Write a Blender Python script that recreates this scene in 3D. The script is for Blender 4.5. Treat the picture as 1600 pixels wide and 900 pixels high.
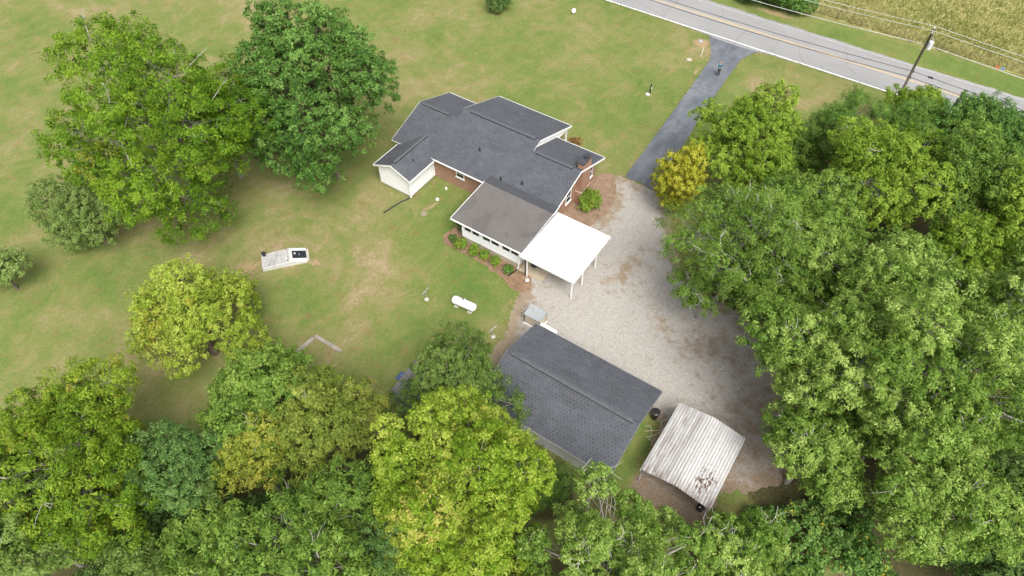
import bpy, math, random
import numpy as np
from mathutils import Vector, Matrix

# ------------------------------------------------------------------ scene, camera, light
for o in list(bpy.data.objects):
    bpy.data.objects.remove(o)
sc = bpy.context.scene
COL = sc.collection
R = math.radians

cam_data = bpy.data.cameras.new("camera")
cam_data.sensor_width = 36.0
cam_data.lens = 24.0
cam_data.clip_start = 0.5
cam_data.clip_end = 2000.0
cam = bpy.data.objects.new("camera", cam_data)
COL.objects.link(cam)
cam.location = (21.64, -39.20, 47.0)
cam.rotation_euler = (R(39.0), 0.0, R(34.0))
sc.camera = cam

SUN_AZ, SUN_EL = R(322.0), R(54.0)      # direction TOWARDS the sun: azimuth from +x, counter-clockwise
world = bpy.data.worlds.new("World")
sc.world = world
world.use_nodes = True
wn = world.node_tree
wn.nodes.clear()
sky = wn.nodes.new("ShaderNodeTexSky")
sky.sky_type = 'NISHITA'
sky.sun_disc = False
sky.sun_elevation = SUN_EL
sky.sun_rotation = math.pi / 2 - SUN_AZ
sky.air_density = 1.2
sky.dust_density = 5.0
sky.ozone_density = 0.6
hsv = wn.nodes.new("ShaderNodeHueSaturation")
hsv.inputs['Saturation'].default_value = 0.22
bg = wn.nodes.new("ShaderNodeBackground")
bg.inputs['Strength'].default_value = 0.105
wo = wn.nodes.new("ShaderNodeOutputWorld")
wn.links.new(sky.outputs[0], hsv.inputs['Color'])
wn.links.new(hsv.outputs[0], bg.inputs['Color'])
wn.links.new(bg.outputs[0], wo.inputs['Surface'])

sun_data = bpy.data.lights.new("sun", 'SUN')
sun_data.energy = 1.5
sun_data.angle = R(30.0)
sun_data.color = (1.0, 0.97, 0.92)
sun = bpy.data.objects.new("sun", sun_data)
COL.objects.link(sun)
sd = Vector((math.cos(SUN_EL) * math.cos(SUN_AZ), math.cos(SUN_EL) * math.sin(SUN_AZ), math.sin(SUN_EL)))
sun.rotation_euler = sd.to_track_quat('Z', 'Y').to_euler()
sun.location = (0, 0, 80)

sc.view_settings.view_transform = 'Standard'
sc.view_settings.look = 'None'
sc.view_settings.exposure = 1.09
sc.view_settings.gamma = 1.0
sc.view_settings.use_curve_mapping = False
sc.cycles.max_bounces = 6
sc.cycles.diffuse_bounces = 2
sc.cycles.transmission_bounces = 4
sc.cycles.use_denoising = True

# ------------------------------------------------------------------ helpers: materials
def new_mat(name):
    m = bpy.data.materials.new(name)
    m.use_nodes = True
    nt = m.node_tree
    nt.nodes.clear()
    out = nt.nodes.new("ShaderNodeOutputMaterial")
    bs = nt.nodes.new("ShaderNodeBsdfPrincipled")
    nt.links.new(bs.outputs[0], out.inputs[0])
    return m, nt, bs, out

def nd(nt, t, **kw):
    n = nt.nodes.new(t)
    for k, v in kw.items():
        if k.startswith('i_'):
            n.inputs[k[2:].replace('_', ' ')].default_value = v
        else:
            setattr(n, k, v)
    return n

def coords(nt, kind='Object', scale=(1, 1, 1), rot=(0, 0, 0)):
    tc = nd(nt, "ShaderNodeTexCoord")
    mp = nd(nt, "ShaderNodeMapping")
    mp.inputs['Scale'].default_value = scale
    mp.inputs['Rotation'].default_value = rot
    nt.links.new(tc.outputs[kind], mp.inputs[0])
    return mp.outputs[0]

def noise(nt, co, scale, detail=4.0, rough=0.55, dist=0.0):
    n = nd(nt, "ShaderNodeTexNoise")
    n.inputs['Scale'].default_value = scale
    n.inputs['Detail'].default_value = detail
    n.inputs['Roughness'].default_value = rough
    n.inputs['Distortion'].default_value = dist
    nt.links.new(co, n.inputs['Vector'])
    return n.outputs['Fac']

def ramp(nt, fac, stops, interp='LINEAR'):
    r = nd(nt, "ShaderNodeValToRGB")
    cr = r.color_ramp
    cr.interpolation = interp
    while len(cr.elements) < len(stops):
        cr.elements.new(0.5)
    for e, (p, c) in zip(cr.elements, stops):
        e.position = p
        e.color = (*c, 1.0) if len(c) == 3 else c
    nt.links.new(fac, r.inputs[0])
    return r.outputs[0]

def fmath(nt, op, a, b=None, c=None):
    n = nd(nt, "ShaderNodeMath", operation=op)
    for i, x in enumerate((a, b, c)):
        if x is None:
            continue
        if isinstance(x, (int, float)):
            n.inputs[i].default_value = x
        else:
            nt.links.new(x, n.inputs[i])
    return n.outputs[0]

def mix(nt, fac, a, b, blend='MIX'):
    n = nd(nt, "ShaderNodeMix", data_type='RGBA', blend_type=blend)
    for i, x in ((0, fac), (6, a), (7, b)):
        if isinstance(x, (int, float)):
            n.inputs[i].default_value = x
        elif isinstance(x, tuple):
            n.inputs[i].default_value = (*x, 1.0)
        else:
            nt.links.new(x, n.inputs[i])
    return n.outputs[2]

def attr(nt, name):
    a = nd(nt, "ShaderNodeAttribute", attribute_name=name)
    return a.outputs['Fac']

def bump(nt, bs, h, strength=0.3, dist=0.02):
    b = nd(nt, "ShaderNodeBump")
    b.inputs['Strength'].default_value = strength
    b.inputs['Distance'].default_value = dist
    nt.links.new(h, b.inputs['Height'])
    nt.links.new(b.outputs[0], bs.inputs['Normal'])

def sstep(nt, x, lo, hi):
    n = nd(nt, "ShaderNodeMapRange", interpolation_type='SMOOTHSTEP')
    n.inputs['From Min'].default_value = lo
    n.inputs['From Max'].default_value = hi
    nt.links.new(x, n.inputs['Value'])
    return n.outputs[0]

MATS = {}
def simple(name, col, rough=0.6, var=0.15, nscale=3.0, metal=0.0, spec=0.35, dirt=None, dirt_amt=0.4, bumpk=0.0):
    if name in MATS:
        return MATS[name]
    m, nt, bs, out = new_mat(name)
    co = coords(nt)
    n = noise(nt, co, nscale, 6.0, 0.6)
    c1 = tuple(max(0.0, c * (1 - var)) for c in col)
    c2 = tuple(min(0.9, c * (1 + var)) for c in col)
    cc = ramp(nt, n, [(0.3, c1), (0.7, c2)])
    if dirt:
        n2 = noise(nt, co, nscale * 0.45, 8.0, 0.7, 0.6)
        cc = mix(nt, fmath(nt, 'MULTIPLY', sstep(nt, n2, 0.48, 0.72), dirt_amt), cc, dirt)
    nt.links.new(cc, bs.inputs['Base Color'])
    bs.inputs['Roughness'].default_value = rough
    bs.inputs['Metallic'].default_value = metal
    bs.inputs['Specular IOR Level'].default_value = spec
    if bumpk:
        bump(nt, bs, noise(nt, co, nscale * 12, 4.0), bumpk, 0.01)
    MATS[name] = m
    return m

# ------------------------------------------------------------------ helpers: objects
def link(name, me, mat=None, parent=None, loc=None, rotz=0.0, rot=None):
    o = bpy.data.objects.new(name, me)
    COL.objects.link(o)
    if mat is not None and me is not None and len(me.materials) == 0:
        for mm in (mat if isinstance(mat, (list, tuple)) else [mat]):
            me.materials.append(mm)
    if loc is not None:
        o.location = loc
    if rot is not None:
        o.rotation_euler = rot
    elif rotz:
        o.rotation_euler = (0, 0, rotz)
    if parent is not None:
        o.parent = parent
    return o

def tag(o, label=None, cat=None, group=None, kind=None):
    if label: o['label'] = label
    if cat: o['category'] = cat
    if group: o['group'] = group
    if kind: o['kind'] = kind
    return o

def thing(name, label, cat, loc=(0, 0, 0), rotz=0.0, group=None):
    o = bpy.data.objects.new(name, None)
    o.empty_display_size = 0.3
    COL.objects.link(o)
    o.location = loc
    o.rotation_euler = (0, 0, rotz)
    return tag(o, label, cat, group)

class MB:
    """collects plain polygons into one mesh"""
    def __init__(s):
        s.v, s.f, s.uv, s.mi = [], [], [], []
    def poly(s, pts, uv=None, mi=0):
        b = len(s.v)
        s.v += [tuple(p) for p in pts]
        s.f.append(tuple(range(b, b + len(pts))))
        s.uv.append(uv if uv else [(0, 0)] * len(pts))
        s.mi.append(mi)
    def box(s, x0, x1, y0, y1, z0, z1, mi=0):
        p = [(x0, y0, z0), (x1, y0, z0), (x1, y1, z0), (x0, y1, z0), (x0, y0, z1), (x1, y0, z1), (x1, y1, z1), (x0, y1, z1)]
        b = len(s.v)
        s.v += p
        for q in ((0, 3, 2, 1), (4, 5, 6, 7), (0, 1, 5, 4), (1, 2, 6, 5), (2, 3, 7, 6), (3, 0, 4, 7)):
            s.f.append(tuple(b + i for i in q))
            s.uv.append([(0, 0)] * 4)
            s.mi.append(mi)
        return s
    def tube(s, pts, rad, n=6, cap=True, mi=0):
        pts = [Vector(p) for p in pts]
        if not isinstance(rad, (list, tuple)):
            rad = [rad] * len(pts)
        b = len(s.v)
        side = None
        for i, p in enumerate(pts):
            d = (pts[min(i + 1, len(pts) - 1)] - pts[max(i - 1, 0)])
            d = d.normalized() if d.length > 1e-9 else Vector((0, 0, 1))
            if side is None:
                side = d.cross(Vector((0, 0, 1)) if abs(d.z) < 0.9 else Vector((1, 0, 0))).normalized()
            else:
                side = (side - d * side.dot(d)).normalized()
            up = d.cross(side)
            for k in range(n):
                a = 2 * math.pi * k / n
                s.v.append(tuple(p + (side * math.cos(a) + up * math.sin(a)) * rad[i]))
        for i in range(len(pts) - 1):
            for k in range(n):
                a, c = b + i * n + k, b + i * n + (k + 1) % n
                s.f.append((a, c, c + n, a + n)); s.uv.append([(0, 0)] * 4); s.mi.append(mi)
        if cap:
            s.f.append(tuple(b + k for k in range(n))); s.uv.append([(0, 0)] * n); s.mi.append(mi)
            e = b + (len(pts) - 1) * n
            s.f.append(tuple(e + n - 1 - k for k in range(n))); s.uv.append([(0, 0)] * n); s.mi.append(mi)
        return s
    def lathe(s, prof, n=16, mi=0, c=(0, 0, 0)):
        b = len(s.v)
        for r_, z_ in prof:
            for k in range(n):
                a = 2 * math.pi * k / n
                s.v.append((c[0] + r_ * math.cos(a), c[1] + r_ * math.sin(a), c[2] + z_))
        for i in range(len(prof) - 1):
            for k in range(n):
                a, d = b + i * n + k, b + i * n + (k + 1) % n
                s.f.append((a, d, d + n, a + n)); s.uv.append([(0, 0)] * 4); s.mi.append(mi)
        s.f.append(tuple(b + n - 1 - k for k in range(n))); s.uv.append([(0, 0)] * n); s.mi.append(mi)
        e = b + (len(prof) - 1) * n
        s.f.append(tuple(e + k for k in range(n))); s.uv.append([(0, 0)] * n); s.mi.append(mi)
        return s
    def build(s, name, mat, parent=None, smooth=False, **kw):
        me = bpy.data.meshes.new(name)
        me.from_pydata(s.v, [], s.f)
        uvl = me.uv_layers.new(name="UVMap")
        flat = [c for face in s.uv for uv in face for c in uv]
        uvl.data.foreach_set('uv', flat)
        me.polygons.foreach_set('material_index', s.mi)
        if smooth:
            me.polygons.foreach_set('use_smooth', [True] * len(me.polygons))
        me.update()
        return link(name, me, mat, parent, **kw)

def box(name, x0, x1, y0, y1, z0, z1, mat, parent=None, bevel=0.0, **kw):
    o = MB().box(x0, x1, y0, y1, z0, z1).build(name, mat, parent, **kw)
    if bevel:
        md = o.modifiers.new('bevel', 'BEVEL')
        md.width = bevel
        md.segments = 2
    return o

def slab(name, pts, th, mat, parent=None, eave=None):
    """a roof plane: polygon with thickness th downwards, UVs in metres (u along eave, v up the slope)"""
    p = [Vector(q) for q in pts]
    nrm = Vector((0, 0, 0))
    for i in range(len(p)):
        a, b = p[i], p[(i + 1) % len(p)]
        nrm += Vector(((a.y - b.y) * (a.z + b.z), (a.z - b.z) * (a.x + b.x), (a.x - b.x) * (a.y + b.y)))
    nrm.normalize()
    if nrm.z < 0:
        p.reverse(); nrm = -nrm
    up = Vector((0, 0, 1)) - nrm * nrm.z
    up = up.normalized() if up.length > 1e-4 else Vector((0, 1, 0))
    e = up.cross(nrm).normalized()
    mb = MB()
    mb.poly(p, [(q.dot(e), q.dot(up)) for q in p], 0)
    low = [q - Vector((0, 0, th)) for q in p]
    mb.poly(list(reversed(low)), None, 1)
    for i in range(len(p)):
        j = (i + 1) % len(p)
        mb.poly([p[j], p[i], low[i], low[j]], None, 1)
    return mb.build(name, mat, parent)

# ------------------------------------------------------------------ tree table: centre x, y, radius, half height, centre height
TR = {
 'pecan': (-29.8,-16.2,8.4,8.8,9.6), 'pecanR': (-30.6,-11.1,3.64,4.73,6.23), 'oak': (-22.6,-5.4,7.4,9.4,10.0),
 'smallgrey': (-33.9,-24.4,3.9,4.4,4.4), 'edgeL': (-35.9,-32.2,2.46,2.20,2.60), 'yellowmid': (-16.3,-27.0,4.35,4.6,4.9),
 'bl_yg': (-11.2,-38.9,6.3,4.93,7.9), 'bl_yg_low': (-10.5,-39.2,3.96,3.35,4.35), 'bl_peek': (-14.4,-35.4,1.38,1.9,5.2),
 'bl_dark': (-5.7,-35.9,3.4,4.2,6.2), 'bl_orange': (-3.0,-32.4,2.9,3.2,6.3), 'bl_top': (-5.0,-29.7,4.4,3.5,5.3),
 'bl_olive': (0.3,-28.6,3.9,4.4,7.2), 'bl_bot': (5.0,-35.9,5.44,4.24,8.24), 'bl_corner': (-9.4,-43.3,3.34,4.34,7.34),
 'bl_corner2': (-4.2,-41.3,2.90,2.26,4.26), 'bright': (10.0,-27.9,5.21,6.77,8.77), 'greyback': (4.7,-20.6,4.5,3.5,4.9),
 'juniper': (12.7,-21.9,2.4,1.5,1.6), 'bc': (20.0,-26.2,5.0,3.9,6.7), 'bc2': (26.2,-20.8,3.7,2.9,4.6),
 'bdark': (7.9,-32.0,2.35,3.05,6.05), 'byellow': (14.1,-30.1,2.22,1.93,5.73), 'orangeR': (7.7,9.7,2.7,3.4,3.9),
 'mapleR': (11.9,15.0,5.4,4.8,6.4), 'locust': (16.0,0.9,5.18,6.0,8.2), 'pine1': (18.4,22.0,4.41,3.44,5.44),
 'pine2': (23.7,28.5,3.16,2.71,4.71), 'bushR': (23.9,33.7,3.07,2.39,3.39), 'backR': (29.5,29.8,4.60,3.59,5.59),
 'backR2': (33.0,27.3,3.54,3.54,5.54), 'm1': (19.1,7.7,5.03,3.92,6.92), 'm2': (23.6,16.4,5.54,4.32,7.32),
 'm3': (29.0,18.0,5.17,4.35,7.35), 'm4': (33.8,15.4,3.59,4.67,7.67), 'big1': (27.0,0.9,5.9,4.6,9.0),
 'big2': (24.6,-7.2,4.6,4.3,9.0), 'big3': (30.6,-6.6,5.7,5.2,11.2), 'big4': (33.6,1.4,3.9,5.0,10.6),
 'big5': (33.8,-10.8,4.3,3.4,7.0), 'big6': (26.8,-11.5,3.6,3.0,6.0), 'darkR': (38.0,-8.2,2.79,3.63,5.63),
 'darkR2': (39.2,-11.7,3.15,2.46,3.46), 'm5': (21.5,1.5,4.6,4.2,6.6), 'm6': (37.5,8.5,4.6,4.6,7.4), 'under1': (4.5,-27.5,2.2,2.0,2.6),
 'under2': (-8.2,-37.0,2.0,1.7,2.2), 'under3': (31.0,9.5,4.6,4.2,6.0), 'locust2': (15.3,-1.6,3.0,2.6,4.0), 'under4': (-8.0,-38.6,2.4,2.0,2.5), 'under5': (12.0,-32.5,2.2,2.0,2.6), 'under6': (15.2,19.0,3.6,2.6,3.6), 'under7': (-6.0,-43.5,2.4,2.0,2.5), 'fill1': (-1.5,-38.3,3.2,2.7,4.6), 'fill2': (10.2,-34.6,3.0,2.6,4.8), 'fill3': (17.0,-30.6,3.0,2.4,4.2), 'fill4': (36.2,-3.8,3.4,3.3,5.2), 'under8': (-0.8,-34.6,2.4,2.0,3.0),
}
FOREST = ['bl_yg','bl_yg_low','bl_dark','bl_orange','bl_top','bl_olive','bl_bot','bl_corner','bl_corner2','bright','juniper','bc','bc2','bdark','byellow',
          'locust','pine1','pine2','backR','backR2','m1','m2','m3','m4','m5','m6','big1','big2','big3','big4','big5','big6','darkR','darkR2','under1','under2','under3','under4','under5','under6','under7','fill1','fill2','fill3','fill4','under8','locust2','greyback']
LAWN_TREES = ['pecan','pecanR','oak','smallgrey','edgeL','yellowmid','mapleR','orangeR']

def sm(x, a, b):
    t = np.clip((x - a) / (b - a), 0, 1)
    return t * t * (3 - 2 * t)

def vnoise(x, y, s, seed=0):
    """smooth value noise on arrays"""
    x = np.asarray(x) / s; y = np.asarray(y) / s
    xi = np.floor(x).astype(np.int64); yi = np.floor(y).astype(np.int64)
    fx = x - xi; fy = y - yi
    fx = fx * fx * (3 - 2 * fx); fy = fy * fy * (3 - 2 * fy)
    def h(a, b):
        n = (a * 374761393 + b * 668265263 + seed * 982451653) & 0xffffffff
        n = ((n ^ (n >> 13)) * 1274126177) & 0xffffffff
        return ((n ^ (n >> 16)) & 0xffff) / 65535.0
    return (h(xi, yi) * (1 - fx) + h(xi + 1, yi) * fx) * (1 - fy) + (h(xi, yi + 1) * (1 - fx) + h(xi + 1, yi + 1) * fx) * fy

def fbm(x, y, s, seed=0, o=4):
    r = 0; a = 1; t = 0
    for i in range(o):
        r = r + a * vnoise(x, y, s / 2 ** i, seed + i * 17); t += a; a *= 0.55
    return r / t

def poly_sdf(x, y, poly):
    """signed distance, positive inside"""
    P_ = np.array(poly, float); n = len(P_)
    d2 = np.full(x.shape, 1e9); ins = np.zeros(x.shape, bool)
    for i in range(n):
        a, b = P_[i], P_[(i + 1) % n]
        e = b - a
        t = np.clip(((x - a[0]) * e[0] + (y - a[1]) * e[1]) / (e @ e), 0, 1)
        d2 = np.minimum(d2, (x - a[0] - t * e[0]) ** 2 + (y - a[1] - t * e[1]) ** 2)
        c = ((a[1] > y) != (b[1] > y))
        with np.errstate(divide='ignore', invalid='ignore'):
            xx = (b[0] - a[0]) * (y - a[1]) / (b[1] - a[1] + 1e-12) + a[0]
        ins ^= c & (x < xx)
    return np.where(ins, 1, -1) * np.sqrt(d2)

def grid_sheet(name, xs, ys, z, mat, keep=None, attrs=None, zoff=None):
    X, Y = np.meshgrid(xs, ys)
    nx, ny = len(xs), len(ys)
    Z = np.full(X.shape, z) if zoff is None else z + zoff(X, Y)
    V = np.stack([X, Y, Z], -1).reshape(-1, 3)
    i = np.arange(nx - 1)[None, :] + nx * np.arange(ny - 1)[:, None]
    Q = np.stack([i, i + 1, i + nx + 1, i + nx], -1).reshape(-1, 4)
    if keep is not None:
        F = keep(X, Y).astype(float)
        FY, FX = np.gradient(F, ys, xs)
        g2 = FX ** 2 + FY ** 2 + 1e-6
        cellx = np.gradient(xs)[None, :]; celly = np.gradient(ys)[:, None]
        mx_ = np.clip(-F * FX / g2, -cellx, cellx); my_ = np.clip(-F * FY / g2, -celly, celly)
        Xs = np.where(F < 0, X + mx_, X); Ys = np.where(F < 0, Y + my_, Y)
        V = np.stack([Xs, Ys, Z], -1).reshape(-1, 3)
        Q = Q[(F.ravel()[Q] > 0).any(1)]
    used = np.zeros(len(V), bool); used[Q.ravel()] = True
    idx = np.cumsum(used) - 1
    V2 = V[used]; Q = idx[Q]
    me = bpy.data.meshes.new(name)
    me.vertices.add(len(V2)); me.vertices.foreach_set('co', V2.ravel().astype(np.float32))
    me.loops.add(Q.size); me.loops.foreach_set('vertex_index', Q.ravel().astype(np.int32))
    me.polygons.add(len(Q))
    me.polygons.foreach_set('loop_start', np.arange(0, Q.size, 4, dtype=np.int32))
    me.polygons.foreach_set('loop_total', np.full(len(Q), 4, dtype=np.int32))
    for an, fn in (attrs or {}).items():
        a = me.attributes.new(an, 'FLOAT', 'POINT')
        a.data.foreach_set('value', np.asarray(fn(V2[:, 0], V2[:, 1]), dtype=np.float32))
    me.update(); me.validate()
    return tag(link(name, me, mat), kind='structure')

# ------------------------------------------------------------------ ground materials
def lawn_material():
    m, nt, bs, out = new_mat('lawn')
    co = coords(nt)
    co2 = coords(nt, scale=(1.0, 0.7, 1.0), rot=(0, 0, R(20)))
    dry, lit, ring, bare = attr(nt, 'dry'), attr(nt, 'litter'), attr(nt, 'ring'), attr(nt, 'bare')
    n1 = noise(nt, co, 0.13, 5, 0.6, 0.4)
    n2 = noise(nt, co2, 0.55, 6, 0.68, 0.8)
    n3 = noise(nt, co, 3.2, 5, 0.7)
    n4 = noise(nt, co, 8.5, 3, 0.75)
    f = fmath(nt, 'ADD', fmath(nt, 'MULTIPLY', fmath(nt, 'SUBTRACT', n1, 0.5), 1.25), fmath(nt, 'MULTIPLY', fmath(nt, 'SUBTRACT', n2, 0.5), 1.15))
    f = fmath(nt, 'ADD', f, fmath(nt, 'MULTIPLY', fmath(nt, 'SUBTRACT', n3, 0.5), 0.95))
    f = fmath(nt, 'ADD', f, fmath(nt, 'MULTIPLY', fmath(nt, 'SUBTRACT', n4, 0.5), 0.95))
    f = fmath(nt, 'ADD', f, dry)
    f = fmath(nt, 'ADD', f, fmath(nt, 'MULTIPLY', ring, 0.085))
    c = ramp(nt, f, [(0.02, (0.088, 0.146, 0.032)), (0.37, (0.136, 0.174, 0.046)), (0.62, (0.188, 0.190, 0.068)), (0.84, (0.245, 0.205, 0.102)), (1.0, (0.32, 0.255, 0.155))])
    rb = noise(nt, co, 0.8, 5, 0.7, 0.5)
    c = mix(nt, fmath(nt, 'MULTIPLY', sstep(nt, rb, 0.54, 0.68), 0.45), c, (0.200, 0.118, 0.060))
    bn = fmath(nt, 'ADD', bare, fmath(nt, 'MULTIPLY', fmath(nt, 'SUBTRACT', n3, 0.5), 0.9))
    c = mix(nt, sstep(nt, bn, 0.42, 0.75), c, ramp(nt, n4, [(0.3, (0.25, 0.165, 0.09)), (0.7, (0.40, 0.29, 0.175))]))
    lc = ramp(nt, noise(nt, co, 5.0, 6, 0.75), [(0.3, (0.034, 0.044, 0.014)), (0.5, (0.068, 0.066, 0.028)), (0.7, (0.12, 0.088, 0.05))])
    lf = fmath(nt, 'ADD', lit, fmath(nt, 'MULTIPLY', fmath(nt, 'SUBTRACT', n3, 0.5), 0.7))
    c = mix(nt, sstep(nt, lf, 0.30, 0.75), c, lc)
    nt.links.new(c, bs.inputs['Base Color'])
    bs.inputs['Roughness'].default_value = 0.95
    bs.inputs['Specular IOR Level'].default_value = 0.1
    h = fmath(nt, 'ADD', fmath(nt, 'MULTIPLY', n3, 0.6), fmath(nt, 'MULTIPLY', n4, 0.5))
    bump(nt, bs, h, 0.55, 0.09)
    return m

def gravel_material():
    m, nt, bs, out = new_mat('gravel')
    co = coords(nt)
    brown, straw = attr(nt, 'brown'), attr(nt, 'straw')
    vo = nd(nt, "ShaderNodeTexVoronoi"); vo.inputs['Scale'].default_value = 8.0
    nt.links.new(co, vo.inputs['Vector'])
    n1 = noise(nt, co, 0.22, 5, 0.6, 0.5)
    n2 = noise(nt, co, 1.1, 6, 0.7, 0.4)
    n3 = noise(nt, co, 6.5, 4, 0.78)
    g = ramp(nt, vo.outputs['Color'], [(0.0, (0.225, 0.208, 0.185)), (0.5, (0.345, 0.324, 0.294)), (1.0, (0.48, 0.455, 0.418))])
    g = mix(nt, 0.62, g, ramp(nt, n3, [(0.3, (0.265, 0.247, 0.22)), (0.7, (0.43, 0.406, 0.37))]))
    sf = fmath(nt, 'ADD', straw, fmath(nt, 'MULTIPLY', fmath(nt, 'SUBTRACT', n2, 0.5), 2.6))
    sf = fmath(nt, 'ADD', sf, fmath(nt, 'MULTIPLY', fmath(nt, 'SUBTRACT', n3, 0.5), 0.7))
    g = mix(nt, fmath(nt, 'MULTIPLY', sstep(nt, sf, 0.38, 0.95), 0.78), g, ramp(nt, n3, [(0.3, (0.17, 0.12, 0.066)), (0.7, (0.30, 0.225, 0.135))]))
    bf = fmath(nt, 'ADD', fmath(nt, 'ADD', brown, fmath(nt, 'MULTIPLY', fmath(nt, 'SUBTRACT', n2, 0.5), 2.3)), fmath(nt, 'MULTIPLY', fmath(nt, 'SUBTRACT', n3, 0.5), 1.0))
    g = mix(nt, fmath(nt, 'MULTIPLY', sstep(nt, bf, 0.15, 1.05), 0.85), g, ramp(nt, n3, [(0.3, (0.14, 0.098, 0.066)), (0.55, (0.24, 0.178, 0.126)), (0.75, (0.34, 0.27, 0.20))]))
    nt.links.new(g, bs.inputs['Base Color'])
    bs.inputs['Roughness'].default_value = 0.95
    bs.inputs['Specular IOR Level'].default_value = 0.15
    bump(nt, bs, fmath(nt, 'ADD', vo.outputs['Distance'], n3), 0.6, 0.03)
    return m

def mulch_material(name, cols):
    m, nt, bs, out = new_mat(name)
    co = coords(nt)
    n = noise(nt, co, 7.0, 6, 0.8, 0.6)
    n2 = noise(nt, co, 1.3, 4, 0.6)
    c = ramp(nt, fmath(nt, 'ADD', n, fmath(nt, 'MULTIPLY', fmath(nt, 'SUBTRACT', n2, 0.5), 0.5)), [(0.28, cols[0]), (0.5, cols[1]), (0.72, cols[2])])
    nt.links.new(c, bs.inputs['Base Color'])
    bs.inputs['Roughness'].default_value = 0.95
    bump(nt, bs, n, 0.8, 0.05)
    return m

def asphalt_material(name, base, light, dark, amt=0.5, crack=0.5):
    m, nt, bs, out = new_mat(name)
    co = coords(nt)
    cl = coords(nt, scale=(0.05, 1.0, 1.0) if name == 'road_asphalt' else (1.0, 0.25, 1.0))
    n1 = noise(nt, co, 0.28, 6, 0.65, 0.6)
    n2 = noise(nt, co, 24.0, 3, 0.8)
    n3 = noise(nt, cl, 1.3, 4, 0.6)
    c = ramp(nt, n1, [(0.34, dark), (0.52, base), (0.72, light)])
    c = mix(nt, amt, c, ramp(nt, n3, [(0.32, dark), (0.68, light)]))
    c = mix(nt, 0.22, c, ramp(nt, n2, [(0.3, tuple(x * 0.5 for x in base)), (0.7, tuple(min(0.9, x * 1.5) for x in base))]))
    vo = nd(nt, "ShaderNodeTexVoronoi", feature='DISTANCE_TO_EDGE'); vo.inputs['Scale'].default_value = 0.17
    wv = nd(nt, "ShaderNodeVectorMath", operation='ADD')
    nz = nd(nt, "ShaderNodeTexNoise"); nz.inputs['Scale'].default_value = 0.9; nz.inputs['Detail'].default_value = 4
    nt.links.new(co, nz.inputs['Vector']); nt.links.new(co, wv.inputs[0]); nt.links.new(nz.outputs['Color'], wv.inputs[1])
    nt.links.new(wv.outputs[0], vo.inputs['Vector'])
    cf = fmath(nt, 'MULTIPLY', sstep(nt, vo.outputs['Distance'], 0.012, 0.0), crack)
    c = mix(nt, cf, c, tuple(x * 0.35 for x in dark))
    nt.links.new(c, bs.inputs['Base Color'])
    bs.inputs['Roughness'].default_value = 0.9
    bs.inputs['Specular IOR Level'].default_value = 0.25
    bump(nt, bs, n2, 0.25, 0.01)
    return m

# ------------------------------------------------------------------ ground sheet
CELL = (-18.4, -17.1)          # middle of the storm cellar
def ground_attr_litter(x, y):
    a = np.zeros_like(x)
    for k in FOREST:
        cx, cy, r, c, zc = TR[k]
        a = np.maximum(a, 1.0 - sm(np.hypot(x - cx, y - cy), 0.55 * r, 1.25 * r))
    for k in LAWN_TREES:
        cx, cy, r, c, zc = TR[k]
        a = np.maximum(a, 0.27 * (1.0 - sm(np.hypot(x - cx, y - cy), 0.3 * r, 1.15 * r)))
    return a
def blob(x, y, cx, cy, rx, ry, a=0.0):
    ca, sa = math.cos(a), math.sin(a)
    dx, dy = (x - cx) * ca + (y - cy) * sa, -(x - cx) * sa + (y - cy) * ca
    return np.exp(-((dx / rx) ** 2 + (dy / ry) ** 2))
def ground_attr_dry(x, y):
    d = 0.46 + 0.42 * (fbm(x, y, 13, 3, 3) - 0.5) + 0.22 * (fbm(x, y, 4.0, 4, 2) - 0.5)
    d += 0.20 * blob(x, y, -9.5, -15, 4.5, 4.0) + 0.16 * blob(x, y, -20, -13, 6, 3) + 0.16 * blob(x, y, -25, -28, 8, 5)
    d += 0.14 * blob(x, y, -16.5, -8.5, 4, 3) + 0.20 * blob(x, y, 1.0, -12.0, 1.8, 1.6) + 0.20 * blob(x, y, 0.8, -15.0, 1.5, 1.3)
    d -= 0.20 * blob(x, y, -3.0, -9.5, 4.5, 2.5) + 0.13 * blob(x, y, -12, -19, 5, 4) + 0.10 * blob(x, y, -2, 20, 6, 9) + 0.1 * blob(x, y, -12, 22, 10, 6)
    d += 0.18 * blob(x, y, 9.5, 33, 3.5, 4) + 0.13 * blob(x, y, -2.0, 30, 2.0, 5) + 0.10 * blob(x, y, -55, 10, 25, 20)
    d += 0.10 * blob(x, y, -14, 36, 12, 3)
    d -= 0.14 * ((x > 15.6) & (x < 18.5) & (y < -11.5) & (y > -21))
    d -= 0.16 * sm(y, 48.0, 48.5) * (1 - sm(y, 51.5, 52.5))
    return d
def ground_attr_ring(x, y):
    d = np.hypot(x - CELL[0], (y - CELL[1])) + 1.3 * (fbm(x, y, 5, 9) - 0.5)
    w = np.exp(-((d - 6.5) / 3.5) ** 2)
    st = np.sin((x * 0.35 + y * 1.0) * 2 * math.pi / 2.3 + 3 * fbm(x, y, 9, 5))
    return w * np.sin(d * 2 * math.pi / 1.5) + 0.35 * (1 - w) * st
sc_ang = math.atan2(1.93, 1.60)
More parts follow.
